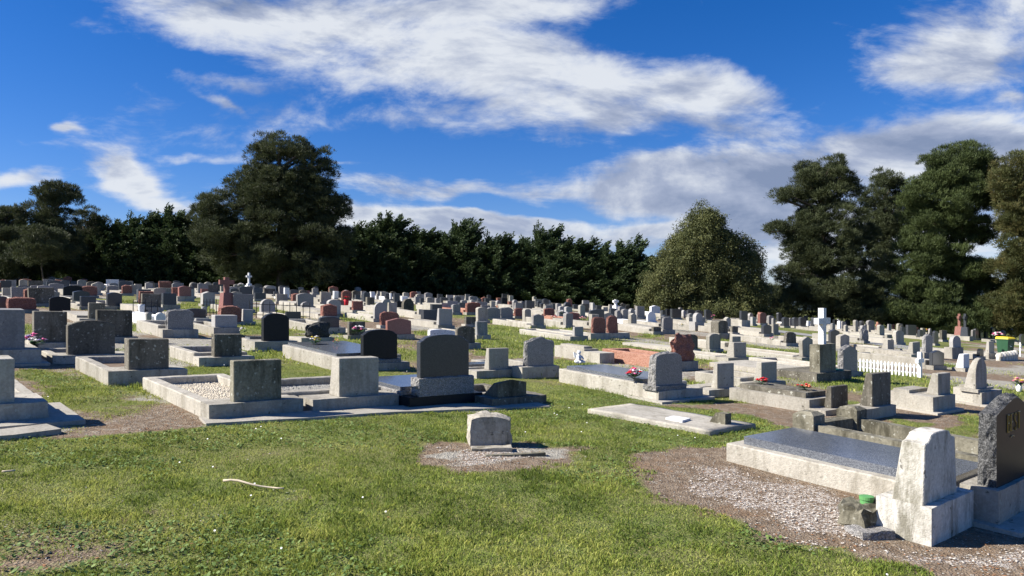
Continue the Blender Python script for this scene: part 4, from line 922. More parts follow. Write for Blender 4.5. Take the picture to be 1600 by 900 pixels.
X, Y = ray(1362, 808); mb = MB(); mb.tube([(0, 0, 0), (0, 0, .035), (0, 0, .036), (0, 0, .06), (0, 0, .062)], [.048, .048, .054, .054, .04], 20)
tag(mb.done('plastic_jar_lid', M['greenpl'], None, False, (ray(1356, 822)[0], ray(1356, 822)[1] + .02, gz(*ray(1356, 822)) + .165)), 'green plastic pot lying on the broken block', 'pot')
A, B = Vector((*ray(349, 760), 0)), Vector((*ray(444, 772), 0)); pts = []
for i in range(9):
    p = A.lerp(B, i / 8); p.z = gz(p.x, p.y) + .045 + .012 * math.sin(i * .8); p += Vector((0, .012 * math.sin(i * 1.3), 0)); pts.append(p)
mb = MB(); mb.tube(pts, [.010 - .0005 * i for i in range(9)], 7); tag(mb.done('stick', M['wood'], None, True), 'bleached pale stick lying on the lawn', 'stick')
A, B = Vector((*ray(3, 745), 0)), Vector((*ray(24, 744), 0)); pts = [A.lerp(B, i / 3) + Vector((0, 0, gz(A.x, A.y) + .04)) for i in range(4)]
mb = MB(); mb.tube(pts, [.008] * 4, 6); tag(mb.done('stick', M['wood'], None, True), 'short pale twig at the left edge of the lawn', 'stick')
# ------------------------------------------------------------- lettering on the black stone
hE = gE.H; lx = gE.w0 + gE.sw * .27; lz = gE.hp + hE * .60; fy = gE.s - .005; mb = MB()
def arc(cx, cz, rx, rz, a0, a1, n=8): return [(cx + rx * math.cos(R_(a0 + (a1 - a0) * i / n)), cz + rz * math.sin(R_(a0 + (a1 - a0) * i / n))) for i in range(n + 1)]
GL = dict(B=[[(0, 0), (0, 1)], [(0, 1), (.3, 1)] + arc(.3, .76, .25, .24, 90, -90) + [(0, .52)], [(0, .52), (.33, .52)] + arc(.33, .26, .29, .26, 90, -90) + [(0, 0)]], E=[[(.5, 1), (0, 1), (0, 0), (.52, 0)], [(0, .52), (.4, .52)]],
          S=[arc(.28, .75, .25, .25, 20, 270, 10) + arc(.28, .25, .27, .25, 90, -160, 10)], T=[[(0, 1), (.62, 1)], [(.31, 1), (.31, 0)]])
xo = 0
for ch in 'BEST':
    for st in GL[ch]: mb.tube([(lx + (xo + x) * .10, fy, lz + z * .14) for x, z in st], [.005] * len(st), 5)
    xo += .95
mb.done('lettering', M['gold'], gE.root); lx += .13
mb = MB(); mb.tube([(lx - .05, gE.s - .006, lz - .05), (lx, gE.s - .006, lz - .04), (lx + .05, gE.s - .006, lz - .052)], [.004] * 3, 5); mb.done('scroll_ornament', M['gold'], gE.root)
# ------------------------------------------------------------- flowers
def bouquet(P, r, cols, label, n=14, vase=None, h=.0, name='bouquet', cat='flowers', flat=.7):
    root = empty(name, P); tag(root, label, cat); rr = random.Random(int(P[0] * 100) + n)
    if vase: mb = MB(); mb.tube([(0, 0, 0), (0, 0, .02), (0, 0, vase[0] * .6), (0, 0, vase[0])], [vase[1] * .7, vase[1] * .8, vase[1], vase[1] * .85], 14); mb.done('vase', M[vase[2]], root, True)
    z0 = (vase[0] if vase else 0) + h
    for c in cols:
        mb = MB()
        for i in range(max(2, n // len(cols))):
            a = rr.uniform(0, 6.28); q = r * math.sqrt(rr.random()) * .85; c0 = Vector((math.cos(a) * q, math.sin(a) * q, z0 + r * flat * (1 - (q / r) ** 2) + rr.uniform(.0, .04))); pr = r * rr.uniform(.26, .36)
            for k in range(6):
                b = k * 1.047 + a; t_ = c0 + Vector((math.cos(b), math.sin(b), .25)) * pr; s_ = Vector((-math.sin(b), math.cos(b), 0)) * pr * .5; m_ = c0 + Vector((math.cos(b), math.sin(b), .5)) * pr * .55
                mb.poly([c0, m_ - s_, t_, m_ + s_])
            mb.ball(c0 + Vector((0, 0, pr * .2)), pr * .4, 1)
        mb.done('blooms', M[c], root)
    mb = MB()
    for i in range(n * 2):
        a = rr.uniform(0, 6.28); d = Vector((math.cos(a), math.sin(a), rr.uniform(-.1, .5))); s_ = Vector((-math.sin(a), math.cos(a), 0)) * r * .14; b0 = Vector((0, 0, z0)); mb.poly([b0, b0 + d * r * .7 - s_, b0 + d * r * 1.1, b0 + d * r * .7 + s_])
    mb.done('leaves', M['stem'], root); return root
def on(px, py, dz=0): X, Y = ray(px, py); return (X, Y, gz(X, Y) + dz)
bouquet(on(52, 556, .06), .20, ['f_pink', 'f_white', 'f_purple'], 'vase of pink, white and purple flowers by the blue-grey headstone', 20, (.12, .08, 'dark'))
p = gD.local(gD.W * .32, gD.T + 1.55, .31); bouquet(tuple(p), .13, ['f_yellow', 'f_white'], 'yellow and white flowers on the slab behind the grey gravel grave', 14)
p = gD.local(gD.W * .62, gD.T + 1.5, .31); bouquet(tuple(p), .07, ['f_orange'], 'small orange flowers beside the yellow ones', 8)
p = gF.local(.05, gF.T + .20, .32); bouquet(tuple(p), .15, ['f_red', 'f_white', 'f_pink'], 'wreath of dark red and pink flowers leaning at the rock-faced headstone', 22)
p = gG.local(gG.W * .52, gG.T + 1.05, .30); bouquet(tuple(p), .13, ['f_red'], 'red poppy wreath on the concrete slab, the left one', 12, flat=.3)
p = gG.local(gG.W * .55, gG.T + .32, .30); bouquet(tuple(p), .12, ['f_red', 'f_orange'], 'red and brown wreath on the concrete slab, the right one', 12, flat=.3)
bouquet(on(1592, 612), .16, ['f_pink', 'f_yellow', 'f_peach'], 'pink and yellow flowers in a white vase at the right edge', 18, (.16, .06, 'picket'))
bouquet(on(1559, 534, .35), .42, ['f_white', 'f_pink', 'f_white'], 'heap of pale faded flowers behind the green bin', 30)
bouquet(on(880, 500, .25), .26, ['f_white'], 'white flowers with green leaves left of a red headstone', 12); bouquet(on(910, 508, .2), .2, ['f_pink', 'f_peach'], 'pink flowers right of the red peaked headstone', 10)
bouquet(on(866, 505, .2), .2, ['f_red', 'f_white'], 'red and white flowers on the pink kerbed grave', 10); bouquet(on(561, 531, .2), .2, ['f_white', 'f_pink'], 'pale pink flowers before the square blackened headstone', 12)
bouquet(on(541, 481, .12), .18, ['f_red'], 'red flowers in a red pot between two red headstones', 10, (.3, .13, 'f_red')); bouquet(on(376, 462, .35), .22, ['f_white'], 'round white flower ball on a thin white stand', 14, (.25, .03, 'picket'))
bouquet(on(1445, 523, .25), .28, ['f_pink', 'f_yellow'], 'pink and yellow flowers behind the brick-red kerb', 12); bouquet(on(1112, 500, .15), .3, ['f_pink'], 'pink flowers before the two red curved headstones', 10)
bouquet(on(1065, 517, .2), .14, ['f_yellow', 'f_white'], 'tiny yellow and white flowers by the pale grey tall headstone', 8); bouquet(on(380, 527, .12), .12, ['f_white'], 'white flowers right of the stepped headstones', 8)
bouquet(on(163, 456, .1), .45, ['f_white'], 'white flowers and ornaments between the white marble headstones', 16); bouquet(on(1206, 540, .2), .12, ['f_pink'], 'single pink flower on a pale kerb', 6)
def urn(px, py, h, r_, mat, label):
    X, Y = ray(px, py); mb = MB(); mb.tube([(0, 0, 0), (0, 0, h * .1), (0, 0, h * .5), (0, 0, h * .85), (0, 0, h)], [r_ * .7, r_ * .55, r_ * .9, r_, r_ * 1.1], 12)
    tag(mb.done('vase', M[mat], None, True, (X, Y, gz(X, Y))), label, 'vase')
urn(221, 497, .42, .09, 'white', 'white cylindrical vase before the wide square headstone'); urn(232, 512, .40, .08, 'lightgrey', 'pale upright vase on the grass near the rock-faced grey headstone'); urn(319, 496, .36, .09, 'lightgrey', 'light vase beside the iron cross')
urn(1309, 592, .22, .12, 'teal', 'teal pot at the foot of the pointed granite headstone')
# little angel on the granite slab
p = gF.local(gF.W * .35, gF.T + 1.75, .33); r = empty('angel_figurine', tuple(p), A42); tag(r, 'small white seated angel figurine on the polished slab', 'figurine')
mb = MB(); r.scale = (.85, .85, .85); mb.ball((0, 0, .05), .085, 2, (1.3, 1, .55)); mb.ball((0, 0, .13), .062, 2, (1, .85, 1.35)); mb.ball((0, -.005, .235), .044, 2); mb.tube([(-.05, -.02, .16), (-.075, -.06, .10), (-.03, -.09, .08)], [.02, .017, .014], 7); mb.tube([(.05, -.02, .16), (.075, -.06, .10), (.03, -.09, .08)], [.02, .017, .014], 7)
mb.tube([(-.03, -.03, .05), (-.06, -.12, .04)], [.028, .02], 7); mb.tube([(.03, -.03, .05), (.06, -.12, .04)], [.028, .02], 7); mb.done('body', M['white'], r, True)
for s in (-1, 1): mb = MB(); mb.hexa([(0, .04, .10), (0, .055, .10), (s * .07, .075, .13), (s * .07, .06, .13)], [(0, .04, .21), (0, .055, .21), (s * .08, .085, .24), (s * .08, .07, .24)]); mb.done('wing', M['white'], r)
# ------------------------------------------------------------- wheelie bin
X, Y = ray(1571, 561); r = empty('wheelie_bin', (X, Y, gz(X, Y)), R_(25)); tag(r, 'dark green wheelie bin with yellow lid at the right', 'bin'); s = 34 * Y / FPX / 1.0
W = 17 * Y / FPX / 2
mb = MB(); mb.hexa([(-W * .8, -W * .8, .06), (W * .8, -W * .8, .06), (W * .8, W * .8, .06), (-W * .8, W * .8, .06)], [(-W, -W * 1.1, s * .92), (W, -W * 1.1, s * .92), (W, W * 1.1, s * .92), (-W, W * 1.1, s * .92)]); mb.bevel(.02, 2)
mb.box(-W * 1.05, W * 1.05, -W * 1.16, W * 1.16, s * .88, s * .925); body = mb.done('body', M['binmat'], r)
mb = MB(); mb.hexa([(-W * 1.08, -W * 1.2, s * .93), (W * 1.08, -W * 1.2, s * .93), (W * 1.08, W * 1.2, s * .93), (-W * 1.08, W * 1.2, s * .93)], [(-W, -W * 1.0, s), (W, -W * 1.0, s), (W, W * 1.1, s * 1.03), (-W, W * 1.1, s * 1.03)]); mb.bevel(.012, 1); mb.done('lid', M['yellow'], r)
for sx in (-1, 1): mb = MB(); mb.tube([(sx * W * .8, W * .85, .1), (sx * (W * .8 + .06), W * .85, .1)], [.1, .1], 16); mb.done('wheel', M['rubber'], r)
mb = MB(); mb.tube([(math.cos(a) * .06, -W * .98, s * .66 + math.sin(a) * .07) for a in np.linspace(.3, 5.6, 12)], [.012] * 12, 6); mb.done('emblem', M['picket'], r)
# white frame and balustraded kerb at the right edge
X, Y = at_px(1563, 564); X2, Y2 = at_px(1604, 569); r = empty('balustrade_kerb', (X, Y, gz(X, Y)), A42); tag(r, 'low white scalloped kerb in front of the green bin', 'kerb')
mb = MB(); mb.box(0, 2.2, 0, .14, -.2, .16); mb.done('base_course', M['white_paint'], r)
b0 = None
for i in range(6):
    if b0 is None: mb = MB(); mb.tube([(0, 0, .15), (0, 0, .2), (0, 0, .27), (0, 0, .3)], [.15, .14, .10, .03], 12); o = b0 = mb.done('scallop', M['white_paint'], r)
    else: o = b0.copy(); COL.objects.link(o); o.parent = r
    o.location = (.2 + .37 * i, .07, 0)
X, Y = at_px(1594, 557); r = empty('sign_frame', (X, Y, gz(X, Y)), A42); tag(r, 'thin white post marker at the right edge', 'post'); h = 22 * Y / FPX
mb = MB(); mb.box(-.02, .02, -.02, .02, 0, h); mb.done('post', M['picket'], r); mb = MB(); mb.box(-.14, .16, -.035, -.021, h * .62, h * .72); mb.done('crossbar', M['picket'], r)
# concrete beam strips along the row feet
def beam(pts, w, h, label, mat='concrete_pale'):
    mb = MB(); P = []
    ww = [Vector((*ray(*p), 0)) for p in pts]
    for a, b in zip(ww, ww[1:]):
        for k in range(8): P.append(a.lerp(b, k / 8))
    P.append(ww[-1]); prev = None
    for i, p in enumerate(P):
        d = (P[min(i + 1, len(P) - 1)] - P[max(i - 1, 0)]).normalized(); nn = Vector((-d.y, d.x, 0)); q = p + nn * w; z0, z1 = gz(p.x, p.y), gz(q.x, q.y)
        row = [mb.bm.verts.new(v) for v in ((p.x, p.y, z0 - .2), (p.x, p.y, z0 + h), (q.x, q.y, z1 + h), (q.x, q.y, z1 - .2))]
        if prev:
            for j in range(3): mb.bm.faces.new((prev[j], prev[j + 1], row[j + 1], row[j]))
        else: mb.bm.faces.new(row)
        prev = row
    mb.bm.faces.new(prev[::-1]); tag(mb.done('concrete_strip', M[mat], None), label, 'concrete strip')
beam([(322, 666), (480, 657), (620, 647), (700, 644), (860, 638)], .42, .03, 'pale concrete strip under the front row of graves')
beam([(-60, 694), (20, 688), (96, 678)], .3, .05, 'pale concrete strip under the leftmost front grave')
# ------------------------------------------------------------- trees
def unit(v): return v / (np.linalg.norm(v, axis=-1, keepdims=True) + 1e-9)
def leafquads(P, D, L, Wd, tint):
    """diamond leaves at P pointing along D"""
    n = len(P); side = unit(np.cross(D, rng.normal(size=(n, 3)))); L = L[:, None]; Wd = Wd[:, None]
    V = np.stack([P, P + D * L * .45 + side * Wd, P + D * L, P + D * L * .45 - side * Wd], 1).reshape(-1, 3)
    return V, np.repeat(tint, 4)
def crown_points(lobes, dens):
    C, N, I = [], [], []
    for (c, r) in lobes:
        c = np.array(c); r = np.array(r); area = 4 * math.pi * ((r[0] * r[1]) ** 1.6 / 3 + (r[0] * r[2]) ** 1.6 / 3 + (r[1] * r[2]) ** 1.6 / 3) ** (1 / 1.6)
        n = int(area * dens); d = unit(rng.normal(size=(n, 3))); f = fbm(d[:, 0] * 2.2 + c[0], d[:, 1] * 2.2 + d[:, 2] * 2.9 + c[2], 3)
        sh = np.where(rng.random(n) < .78, rng.uniform(.86, 1.04, n), rng.uniform(.35, .86, n)) * (.78 + .44 * f)
        P = c + d * r * sh[:, None]; keep = (fbm(d[:, 0] * 3.1 + c[2], d[:, 1] * 3.1 - d[:, 2] * 3 + c[0], 9) > .36); C.append(P[keep]); N.append(d[keep])
    return np.concatenate(C), np.concatenate(N)
def pads(C, N, r0, npt, flat=.62, prob=1.0):
    k = rng.random(len(C)) < prob; C, N = C[k], N[k]; m = len(C); r = r0 * rng.uniform(.6, 1.35, m); t0 = rng.random(m) * .5 + .1
    d = unit(rng.normal(size=(m, npt, 3)) + N[:, None] * .5 + np.array([0, 0, .45])); P = C[:, None] + d * (r[:, None, None] * np.array([1, 1, flat]))
    return P.reshape(-1, 3), d.reshape(-1, 3), np.repeat(t0, npt)
def n3(P, s, k): return np.array([mnoise.noise(Vector(p * s) + Vector((k, 0, 0))) for p in P])
def pine_leaves(C, N, per=22, cr=.17, L=.25, W=.017, up=.6, flat=.7, prob=.25, hole=-.22):
    k_ = n3(C, .62, len(C) % 97) > hole; C, N = C[k_], N[k_]; C, N, t0 = pads(C, N, .55, 20, prob=prob); n = len(C); t0 = np.clip(t0 + rng.random(n) * .25, 0, 1)
    D0 = unit(N * .8 + np.array([0, 0, up]))
    P = np.repeat(C, per, 0) + rng.normal(size=(n * per, 3)) * cr * np.array([1, 1, flat]) * .6
    D = unit(np.repeat(D0, per, 0) + rng.normal(size=(n * per, 3)) * .45)
    t = np.clip(np.repeat(t0, per) + rng.normal(size=n * per) * .13, 0, 1)
    return leafquads(P, D, L * rng.uniform(.6, 1.25, n * per), W * rng.uniform(.7, 1.3, n * per), t)
def spray_leaves(C, N, per=18, L=.75, wind=(.42, 0, .46)):
    n = len(C); ax = unit(N * np.array([1, 1, .35]) + np.array(wind) + rng.normal(size=(n, 3)) * .22); t0 = rng.random(n) * .6 + .1
    s = rng.random((n, per)) ** .8; Ls = L * rng.uniform(.6, 1.3, n); side = unit(np.cross(ax, np.array([0, 0, 1.0]) + rng.normal(size=(n, 3)) * .25))
    w = rng.uniform(-1, 1, (n, per)); off = w * (1 - s) * .36 * Ls[:, None]
    P = C[:, None] + ax[:, None] * (s * Ls[:, None])[..., None] + side[:, None] * off[..., None] - np.array([0, 0, 1.0]) * (np.abs(off) * .5)[..., None]
    D = unit(ax[:, None] + side[:, None] * (np.sign(w) * .75)[..., None] + rng.normal(size=(n, per, 3)) * .18 + np.array([0, 0, .12]))
    t = np.clip(t0[:, None] + rng.normal(size=(n, per)) * .1 + s * .18, 0, 1)
    return leafquads(P.reshape(-1, 3), D.reshape(-1, 3), .21 * rng.uniform(.7, 1.3, n * per), .045 * rng.uniform(.7, 1.3, n * per), t.ravel())
def gum_leaves(C, N, per=12, cr=.2):
    C, N, t0 = pads(C, N, .5, 20, .8, prob=.30); n = len(C); t0 = t0 + rng.random(n) * .25; P = np.repeat(C, per, 0) + rng.normal(size=(n * per, 3)) * cr * .7
    D = unit(rng.normal(size=(n * per, 3)) * .8 + np.array([.12, 0, -.5])); t = np.clip(np.repeat(t0, per) + rng.normal(size=n * per) * .16, 0, 1)
    return leafquads(P, D, .15 * rng.uniform(.6, 1.3, n * per), .032 * rng.uniform(.7, 1.3, n * per), t)
def limbs(mb, base, top, r0, targets, n=10, sag=.0):
    base, top = Vector(base), Vector(top); pts = []
    for i in range(9): s = i / 8; p = base.lerp(top, s); p += Vector((mnoise.noise(Vector((s * 3, base.x, 0))), mnoise.noise(Vector((s * 3, base.x, 5))), 0)) * .35 * s; pts.append(p)
    mb.tube(pts, [max(.03, r0 * (1.15 - 1.05 * (i / 8) ** .8)) for i in range(9)], n)
    for tg, rr in targets:
        tg = Vector(tg); s = max(.12, min(.93, (tg.z - base.z) / max(.1, top.z - base.z) * .86)); i = s * 8; p0 = pts[int(i)].lerp(pts[min(8, int(i) + 1)], i - int(i))
        q = []
        for j in range(6): w = j / 5; p = p0.lerp(tg, w); p.z += math.sin(w * math.pi) * .25 * (tg - p0).length * .3 * (1 if tg.z > p0.z else -.5); p += mnoise.noise_vector(p * .8) * .25 * w; q.append(p)
        mb.tube(q, [rr * (1 - .8 * j / 5) for j in range(6)], 6)
def mk_tree(name, label, base_px, Y, lobes_px, kind, mat, cat='tree', trunk=.35, dens=5, topf=.92, group=None, per=None, bark='bark', deep=1.0, seed=0, top_px=None, big=.16, depthdup=True, **kw):
    X = (base_px - CX) / FPX * Y; z0 = gz(X, Y); r = empty(name, (X, Y, z0)); tag(r, label, cat, group)
    k = Y / FPX; rr = random.Random(seed + int(base_px)); L = []
    for f in lobes_px:
        cx, cy, rx, ry = f[:4]; c = ((cx - CX) * k - X, 0.0, EYE + (HY - cy) * k - z0); rw = max(.4, rx * k - .24); rh = max(.35, ry * k - .08); rd = max(rw * .95 * deep, rh * .8)
        L.append((c, (rw, rd, rh)))
        if depthdup and cy < 1e9:
            for s in (-1, 1): L.append(((c[0] + rr.uniform(-.3, .3) * rw, s * rd * rr.uniform(.5, .9), c[2] - rh * rr.uniform(.05, .35)), (rw * .66, rd * .6, rh * .7)))
    C, N = crown_points(L, dens); keep = C[:, 2] > .15; C, N = C[keep], N[keep]
    V, T = kind(C, N, **kw)
    link('crown', npmesh('crown', V, 4, T), mat, r)
    mb = MB(); tops = [c for c, _ in L]; mt = max(t_[2] for t_ in tops); tx = [t_ for t_ in tops if t_[2] == mt][0]
    limbs(mb, (0, 0, -.4), (tx[0] * .8, 0, mt * topf), trunk, [(t_, big * rr.uniform(.5, .9)) for t_ in tops if t_[2] > mt * .12])
    mb.done('trunk', M[bark], r, True); return r
# broad dark pine on the left
mk_tree('pine_tree', 'big broad dark pine with layered crown left of centre', 442, 60, [(437,236,44,21),(405,250,16,20),(470,240,26,18),(506,258,24,20),(490,285,30,12),(450,283,46,20),(402,282,30,18),(372,292,24,13),(420,305,45,16),(480,308,40,18),(512,322,34,20),(465,335,52,24),
    (400,330,42,22),(340,320,34,20),(322,352,24,22),(360,362,48,26),(430,370,55,26),(500,362,48,26),(352,398,40,18),(430,405,55,20),(505,402,42,24),(390,425,40,13),(480,428,48,14)], pine_leaves, M['fol_pine'], trunk=.55, dens=4.6, seed=1, big=.22, hole=-.30, prob=.27)
# olive leaved tree
mk_tree('gum_tree', 'rounded olive-leaved tree between hedge and right pines', 1105, 58, [(1103,350,32,26),(1085,380,42,28),(1130,378,30,26),(1060,410,38,28),(1110,415,45,32),(1160,402,22,22),(1178,412,14,26),(1150,430,40,30),(1040,440,34,28),(1085,455,48,28),(1150,462,46,26),(1024,468,26,20),(1185,455,16,22),(1110,485,60,16),(1160,490,40,14)], gum_leaves, M['fol_euc'], trunk=.3, dens=5.5, bark='palebark', seed=2)
# right pines
mk_tree('pine_tree', 'dark pine with ragged gaps right of the olive-leaved tree', 1295, 60, [(1280,262,38,20),(1262,282,28,16),(1308,275,26,18),(1328,292,20,14),(1238,308,24,12),(1215,312,14,8),(1290,305,40,16),(1300,335,46,20),(1262,342,26,16),(1222,360,28,13),(1202,360,12,7),(1285,370,52,24),(1335,372,30,22),(1245,392,32,18),
    (1295,408,58,26),(1345,412,30,22),(1240,425,30,20),(1290,445,60,24),(1345,450,36,20),(1250,470,42,18),(1320,480,56,18)], pine_leaves, M['fol_pine'], trunk=.4, dens=4.6, seed=3, prob=.28, hole=-.20)
mk_tree('pine_tree', 'thin sparse pine behind the gap between the two right pines', 1375, 68, [(1385,284,22,16),(1370,304,28,18),(1402,304,18,20),(1382,330,34,20),(1360,352,26,18),(1402,352,18,22),(1385,378,30,20),(1362,402,30,20),(1384,430,26,16),(1350,445,36,22),(1362,482,48,24)], pine_leaves, M['fol_pine'], trunk=.25, dens=3.8, seed=4, prob=.34, hole=-.30)
mk_tree('pine_tree', 'tallest brighter green bushy pine on the right', 1510, 58, [(1500,246,34,20),(1470,258,26,20),(1530,258,24,22),(1440,288,20,15),(1490,285,44,22),(1425,312,18,13),(1475,318,46,22),(1530,305,26,24),(1445,345,32,18),(1495,350,40,20),(1425,378,26,17),(1465,385,42,22),(1530,360,20,26),(1440,415,40,17),(1500,422,40,17),
    (1420,445,26,12),(1450,455,44,15),(1530,450,36,18),(1400,488,26,14),(1440,488,44,18),(1500,485,52,18),(1555,492,34,18),(1470,508,50,12)], pine_leaves, M['fol_pine2'], trunk=.42, dens=4.8, seed=5, up=1.2, prob=.36, hole=-.36)
mk_tree('pine_tree', 'pine with browning needles at the right edge', 1612, 54, [(1590,262,34,20),(1570,285,22,16),(1620,280,40,26),(1592,310,32,22),(1575,340,24,16),(1612,350,40,24),(1590,385,30,20),(1625,400,44,28),(1580,418,30,15),(1610,445,44,22),(1582,470,34,15),(1615,500,50,24),(1640,330,50,60),(1650,430,50,60)], pine_leaves, M['fol_brown'], trunk=.4, dens=4.6, seed=6, prob=.32, hole=-.3)
# low scrub between the trees
for i, (x, ytop, w, Y, kd, mt, lb) in enumerate([(1205,452,26,66,pine_leaves,'fol_pine','small dark shrub right of the olive-leaved tree'), (1228,470,26,64,pine_leaves,'fol_pine','low dark shrub left of the ragged pine'), (1392,478,34,64,pine_leaves,'fol_pine2','low green shrub between the right pines'), (1570,470,34,66,pine_leaves,'fol_macro','dark shrub behind the green bin'),
        (1005,455,22,64,gum_leaves,'fol_euc','small olive shrub at the end of the hedge')]):
    mk_tree('shrub', lb, x, Y, [(x, ytop + 22, w, 24), (x - w * .5, ytop + 38, w * .8, 20), (x + w * .5, ytop + 40, w * .8, 20)], kd, M[mt], 'shrub', .08, dens=5, seed=20 + i)
# left trees
mk_tree('pine_tree', 'tall tree with round tufted top on the far left', 72, 62, [(92,302,26,14),(108,308,16,12),(80,318,20,14),(62,330,18,14),(90,335,24,14),(70,352,28,18),(100,360,22,16),(60,378,32,20),(95,390,30,20),(50,405,34,18),(85,412,36,16)], pine_leaves, M['fol_pine'], trunk=.28, dens=4.8, seed=7, bark='palebark')
mk_tree('pine_tree', 'dark tree with rounded head left of the hedge', 138, 66, [(140,340,18,13),(122,350,16,12),(155,348,14,11),(138,368,30,16),(130,395,34,22),(145,420,32,18)], pine_leaves, M['fol_pine'], trunk=.22, dens=4.6, seed=8)
mk_tree('pine_tree', 'broad dark tree at the left edge', 10, 60, [(12,335,20,12),(35,340,16,12),(-15,345,26,18),(15,365,42,22),(-20,385,40,30),(25,400,44,26),(10,425,50,16)], pine_leaves, M['fol_pine'], trunk=.3, dens=4.6, seed=9)
mk_tree('pine_tree', 'leaning pale-trunked tree at the far left', 67, 57, [(66,372,30,16),(88,385,28,16),(56,395,30,14)], pine_leaves, M['fol_pine'], trunk=.08, dens=5, seed=10, bark='bark', big=.05)
# macrocarpa hedge: individual trees shoulder to shoulder; four built, then copied with their own height and turn
def mk_macro(px, Y, top, seed, w=3.1):
    X = (px - CX) / FPX * Y; z0 = gz(X, Y); H = EYE + (HY - top) / FPX * Y - z0; rr = random.Random(seed); r = empty('macrocarpa_tree', (X, Y, z0))
    L = []; z = .7
    while z < H * .93:
        s = z / H; R = w * (1.0 - .72 * s ** 1.5) * rr.uniform(.85, 1.1); nl = 4 if s < .7 else 3
        for j in range(nl):
            a = 6.28 * j / nl + rr.uniform(-.5, .5); d = R * rr.uniform(.35, .62)
            L.append(((math.cos(a) * d + .25 * s * s, math.sin(a) * d, z + rr.uniform(-.2, .3)), (R * .5, R * .5, .52)))
        z += .78
    for j in range(3): L.append(((.25 + rr.uniform(-.9, .9), rr.uniform(-.5, .5), H * rr.uniform(.80, .95)), (.42, .4, .42)))
    L.append(((.4, 0, H * .97), (.4, .35, .35)))
    Cs, Ns = [], []
    nb = 170
    for b in range(nb):
        s = (b + rr.random()) / nb; s = s ** .85; zb = .4 + s * (H * .93); R = w * (1.12 - .80 * (zb / H) ** 1.7) * rr.uniform(.72, 1.12); a = rr.uniform(0, 6.283)
        el = (.05 + .55 * (zb / H) ** 2) * rr.uniform(.6, 1.5); dr = np.array([math.cos(a) + .22 * zb / H, math.sin(a), el]); lat = np.array([-math.sin(a), math.cos(a), 0])
        if zb > H * .82: R = rr.uniform(.9, 1.7); dr = np.array([math.cos(a) * .75 + .45, math.sin(a) * .75, rr.uniform(.55, 1.3)])
        st = np.array([0, 0, zb - (.25 * R if zb < H * .82 else .6 * R)])
        for q in range(11):
            f = .34 + .66 * q / 10; p = st + dr * R * f + np.array([0, 0, .22 * R * f * f]); ws = (1.12 - f) * .62
            for _ in range(2): Cs.append(p + lat * rr.uniform(-ws, ws) + np.array([0, 0, rr.uniform(-.10, .05)])); Ns.append(dr + lat * rr.uniform(-.7, .7))
    C, N = np.array(Cs), unit(np.array(Ns)); V, T = spray_leaves(C, N, per=15, L=.5)
    link('crown', npmesh('crown', V, 4, T), M['fol_macro'], r); mb = MB(); limbs(mb, (0, 0, -.4), (.2, 0, H * .9), .3, [(c, .07) for c, _ in L[::2]]); mb.done('trunk', M['bark'], r, True)
    r['H'] = H; return r
protos = [mk_macro(600, 66, 356, 31), mk_macro(715, 66, 362, 32), mk_macro(842, 66, 374, 33), mk_macro(972, 65, 398, 34)]
PP = [(600, 356), (715, 362), (842, 374), (972, 398)]
hedge = [(560,352,66),(649,362,66),(683,374,67.5),(768,372,66),(805,376,67.5),(880,378,65),(915,388,66),(945,392,64.5),(1006,404,64),(1030,412,66),(628,385,69),(740,378,69),(580,375,69),(860,395,69),(515,372,67),(478,375,68),(430,375,68),(392,372,68),(352,370,67),
         (322,352,67),(298,345,67),(270,338,67),(243,342,67),(215,344,67),(190,348,67),(165,350,67),(140,365,68),(110,360,68),(75,362,69),(35,350,69),(0,345,69),(-40,345,69)]
for i, r in enumerate(protos): del r['H']
desc = []
for i, (px, top, Y) in enumerate(hedge):
    j = (i * 7 + 1) % 4; p = protos[j]; X = (px - CX) / FPX * Y; z0 = gz(X, Y); top += 12; H = EYE + (HY - top) / FPX * Y - z0; Hp = EYE + (HY - PP[j][1]) / FPX * p.location.y - p.location.z
    r = p.copy(); COL.objects.link(r); r.location = (X, Y, z0); s = H / Hp; r.scale = (min(1.12, .96 + .08 * (i % 3)), 1, s); r.rotation_euler = (0, 0, rnd.uniform(-.45, .45))
    for c in p.children: q = c.copy(); COL.objects.link(q); q.parent = r
    desc.append((px, Y, r))
for (px, _), r in zip(PP, protos): desc.append((px, 66, r))
desc.sort(key=lambda q: q[0]); segs = [(-99, 150, 'behind the far left trees'), (150, 312, 'in the hedge left of the broad pine'), (312, 545, 'behind the broad dark pine'), (545, 700, 'in the hedge just right of the broad pine'), (700, 860, 'in the middle of the long hedge'), (860, 1100, 'near the right end of the long hedge')]
for a, b, nm in segs:
    L_ = [q for q in desc if a <= q[0] < b]
    for j, q in enumerate(L_): tag(q[2], f"dark feathery macrocarpa {nm}, {ORD[min(j, 13)]}", 'tree', 'macrocarpa trees of the hedge')
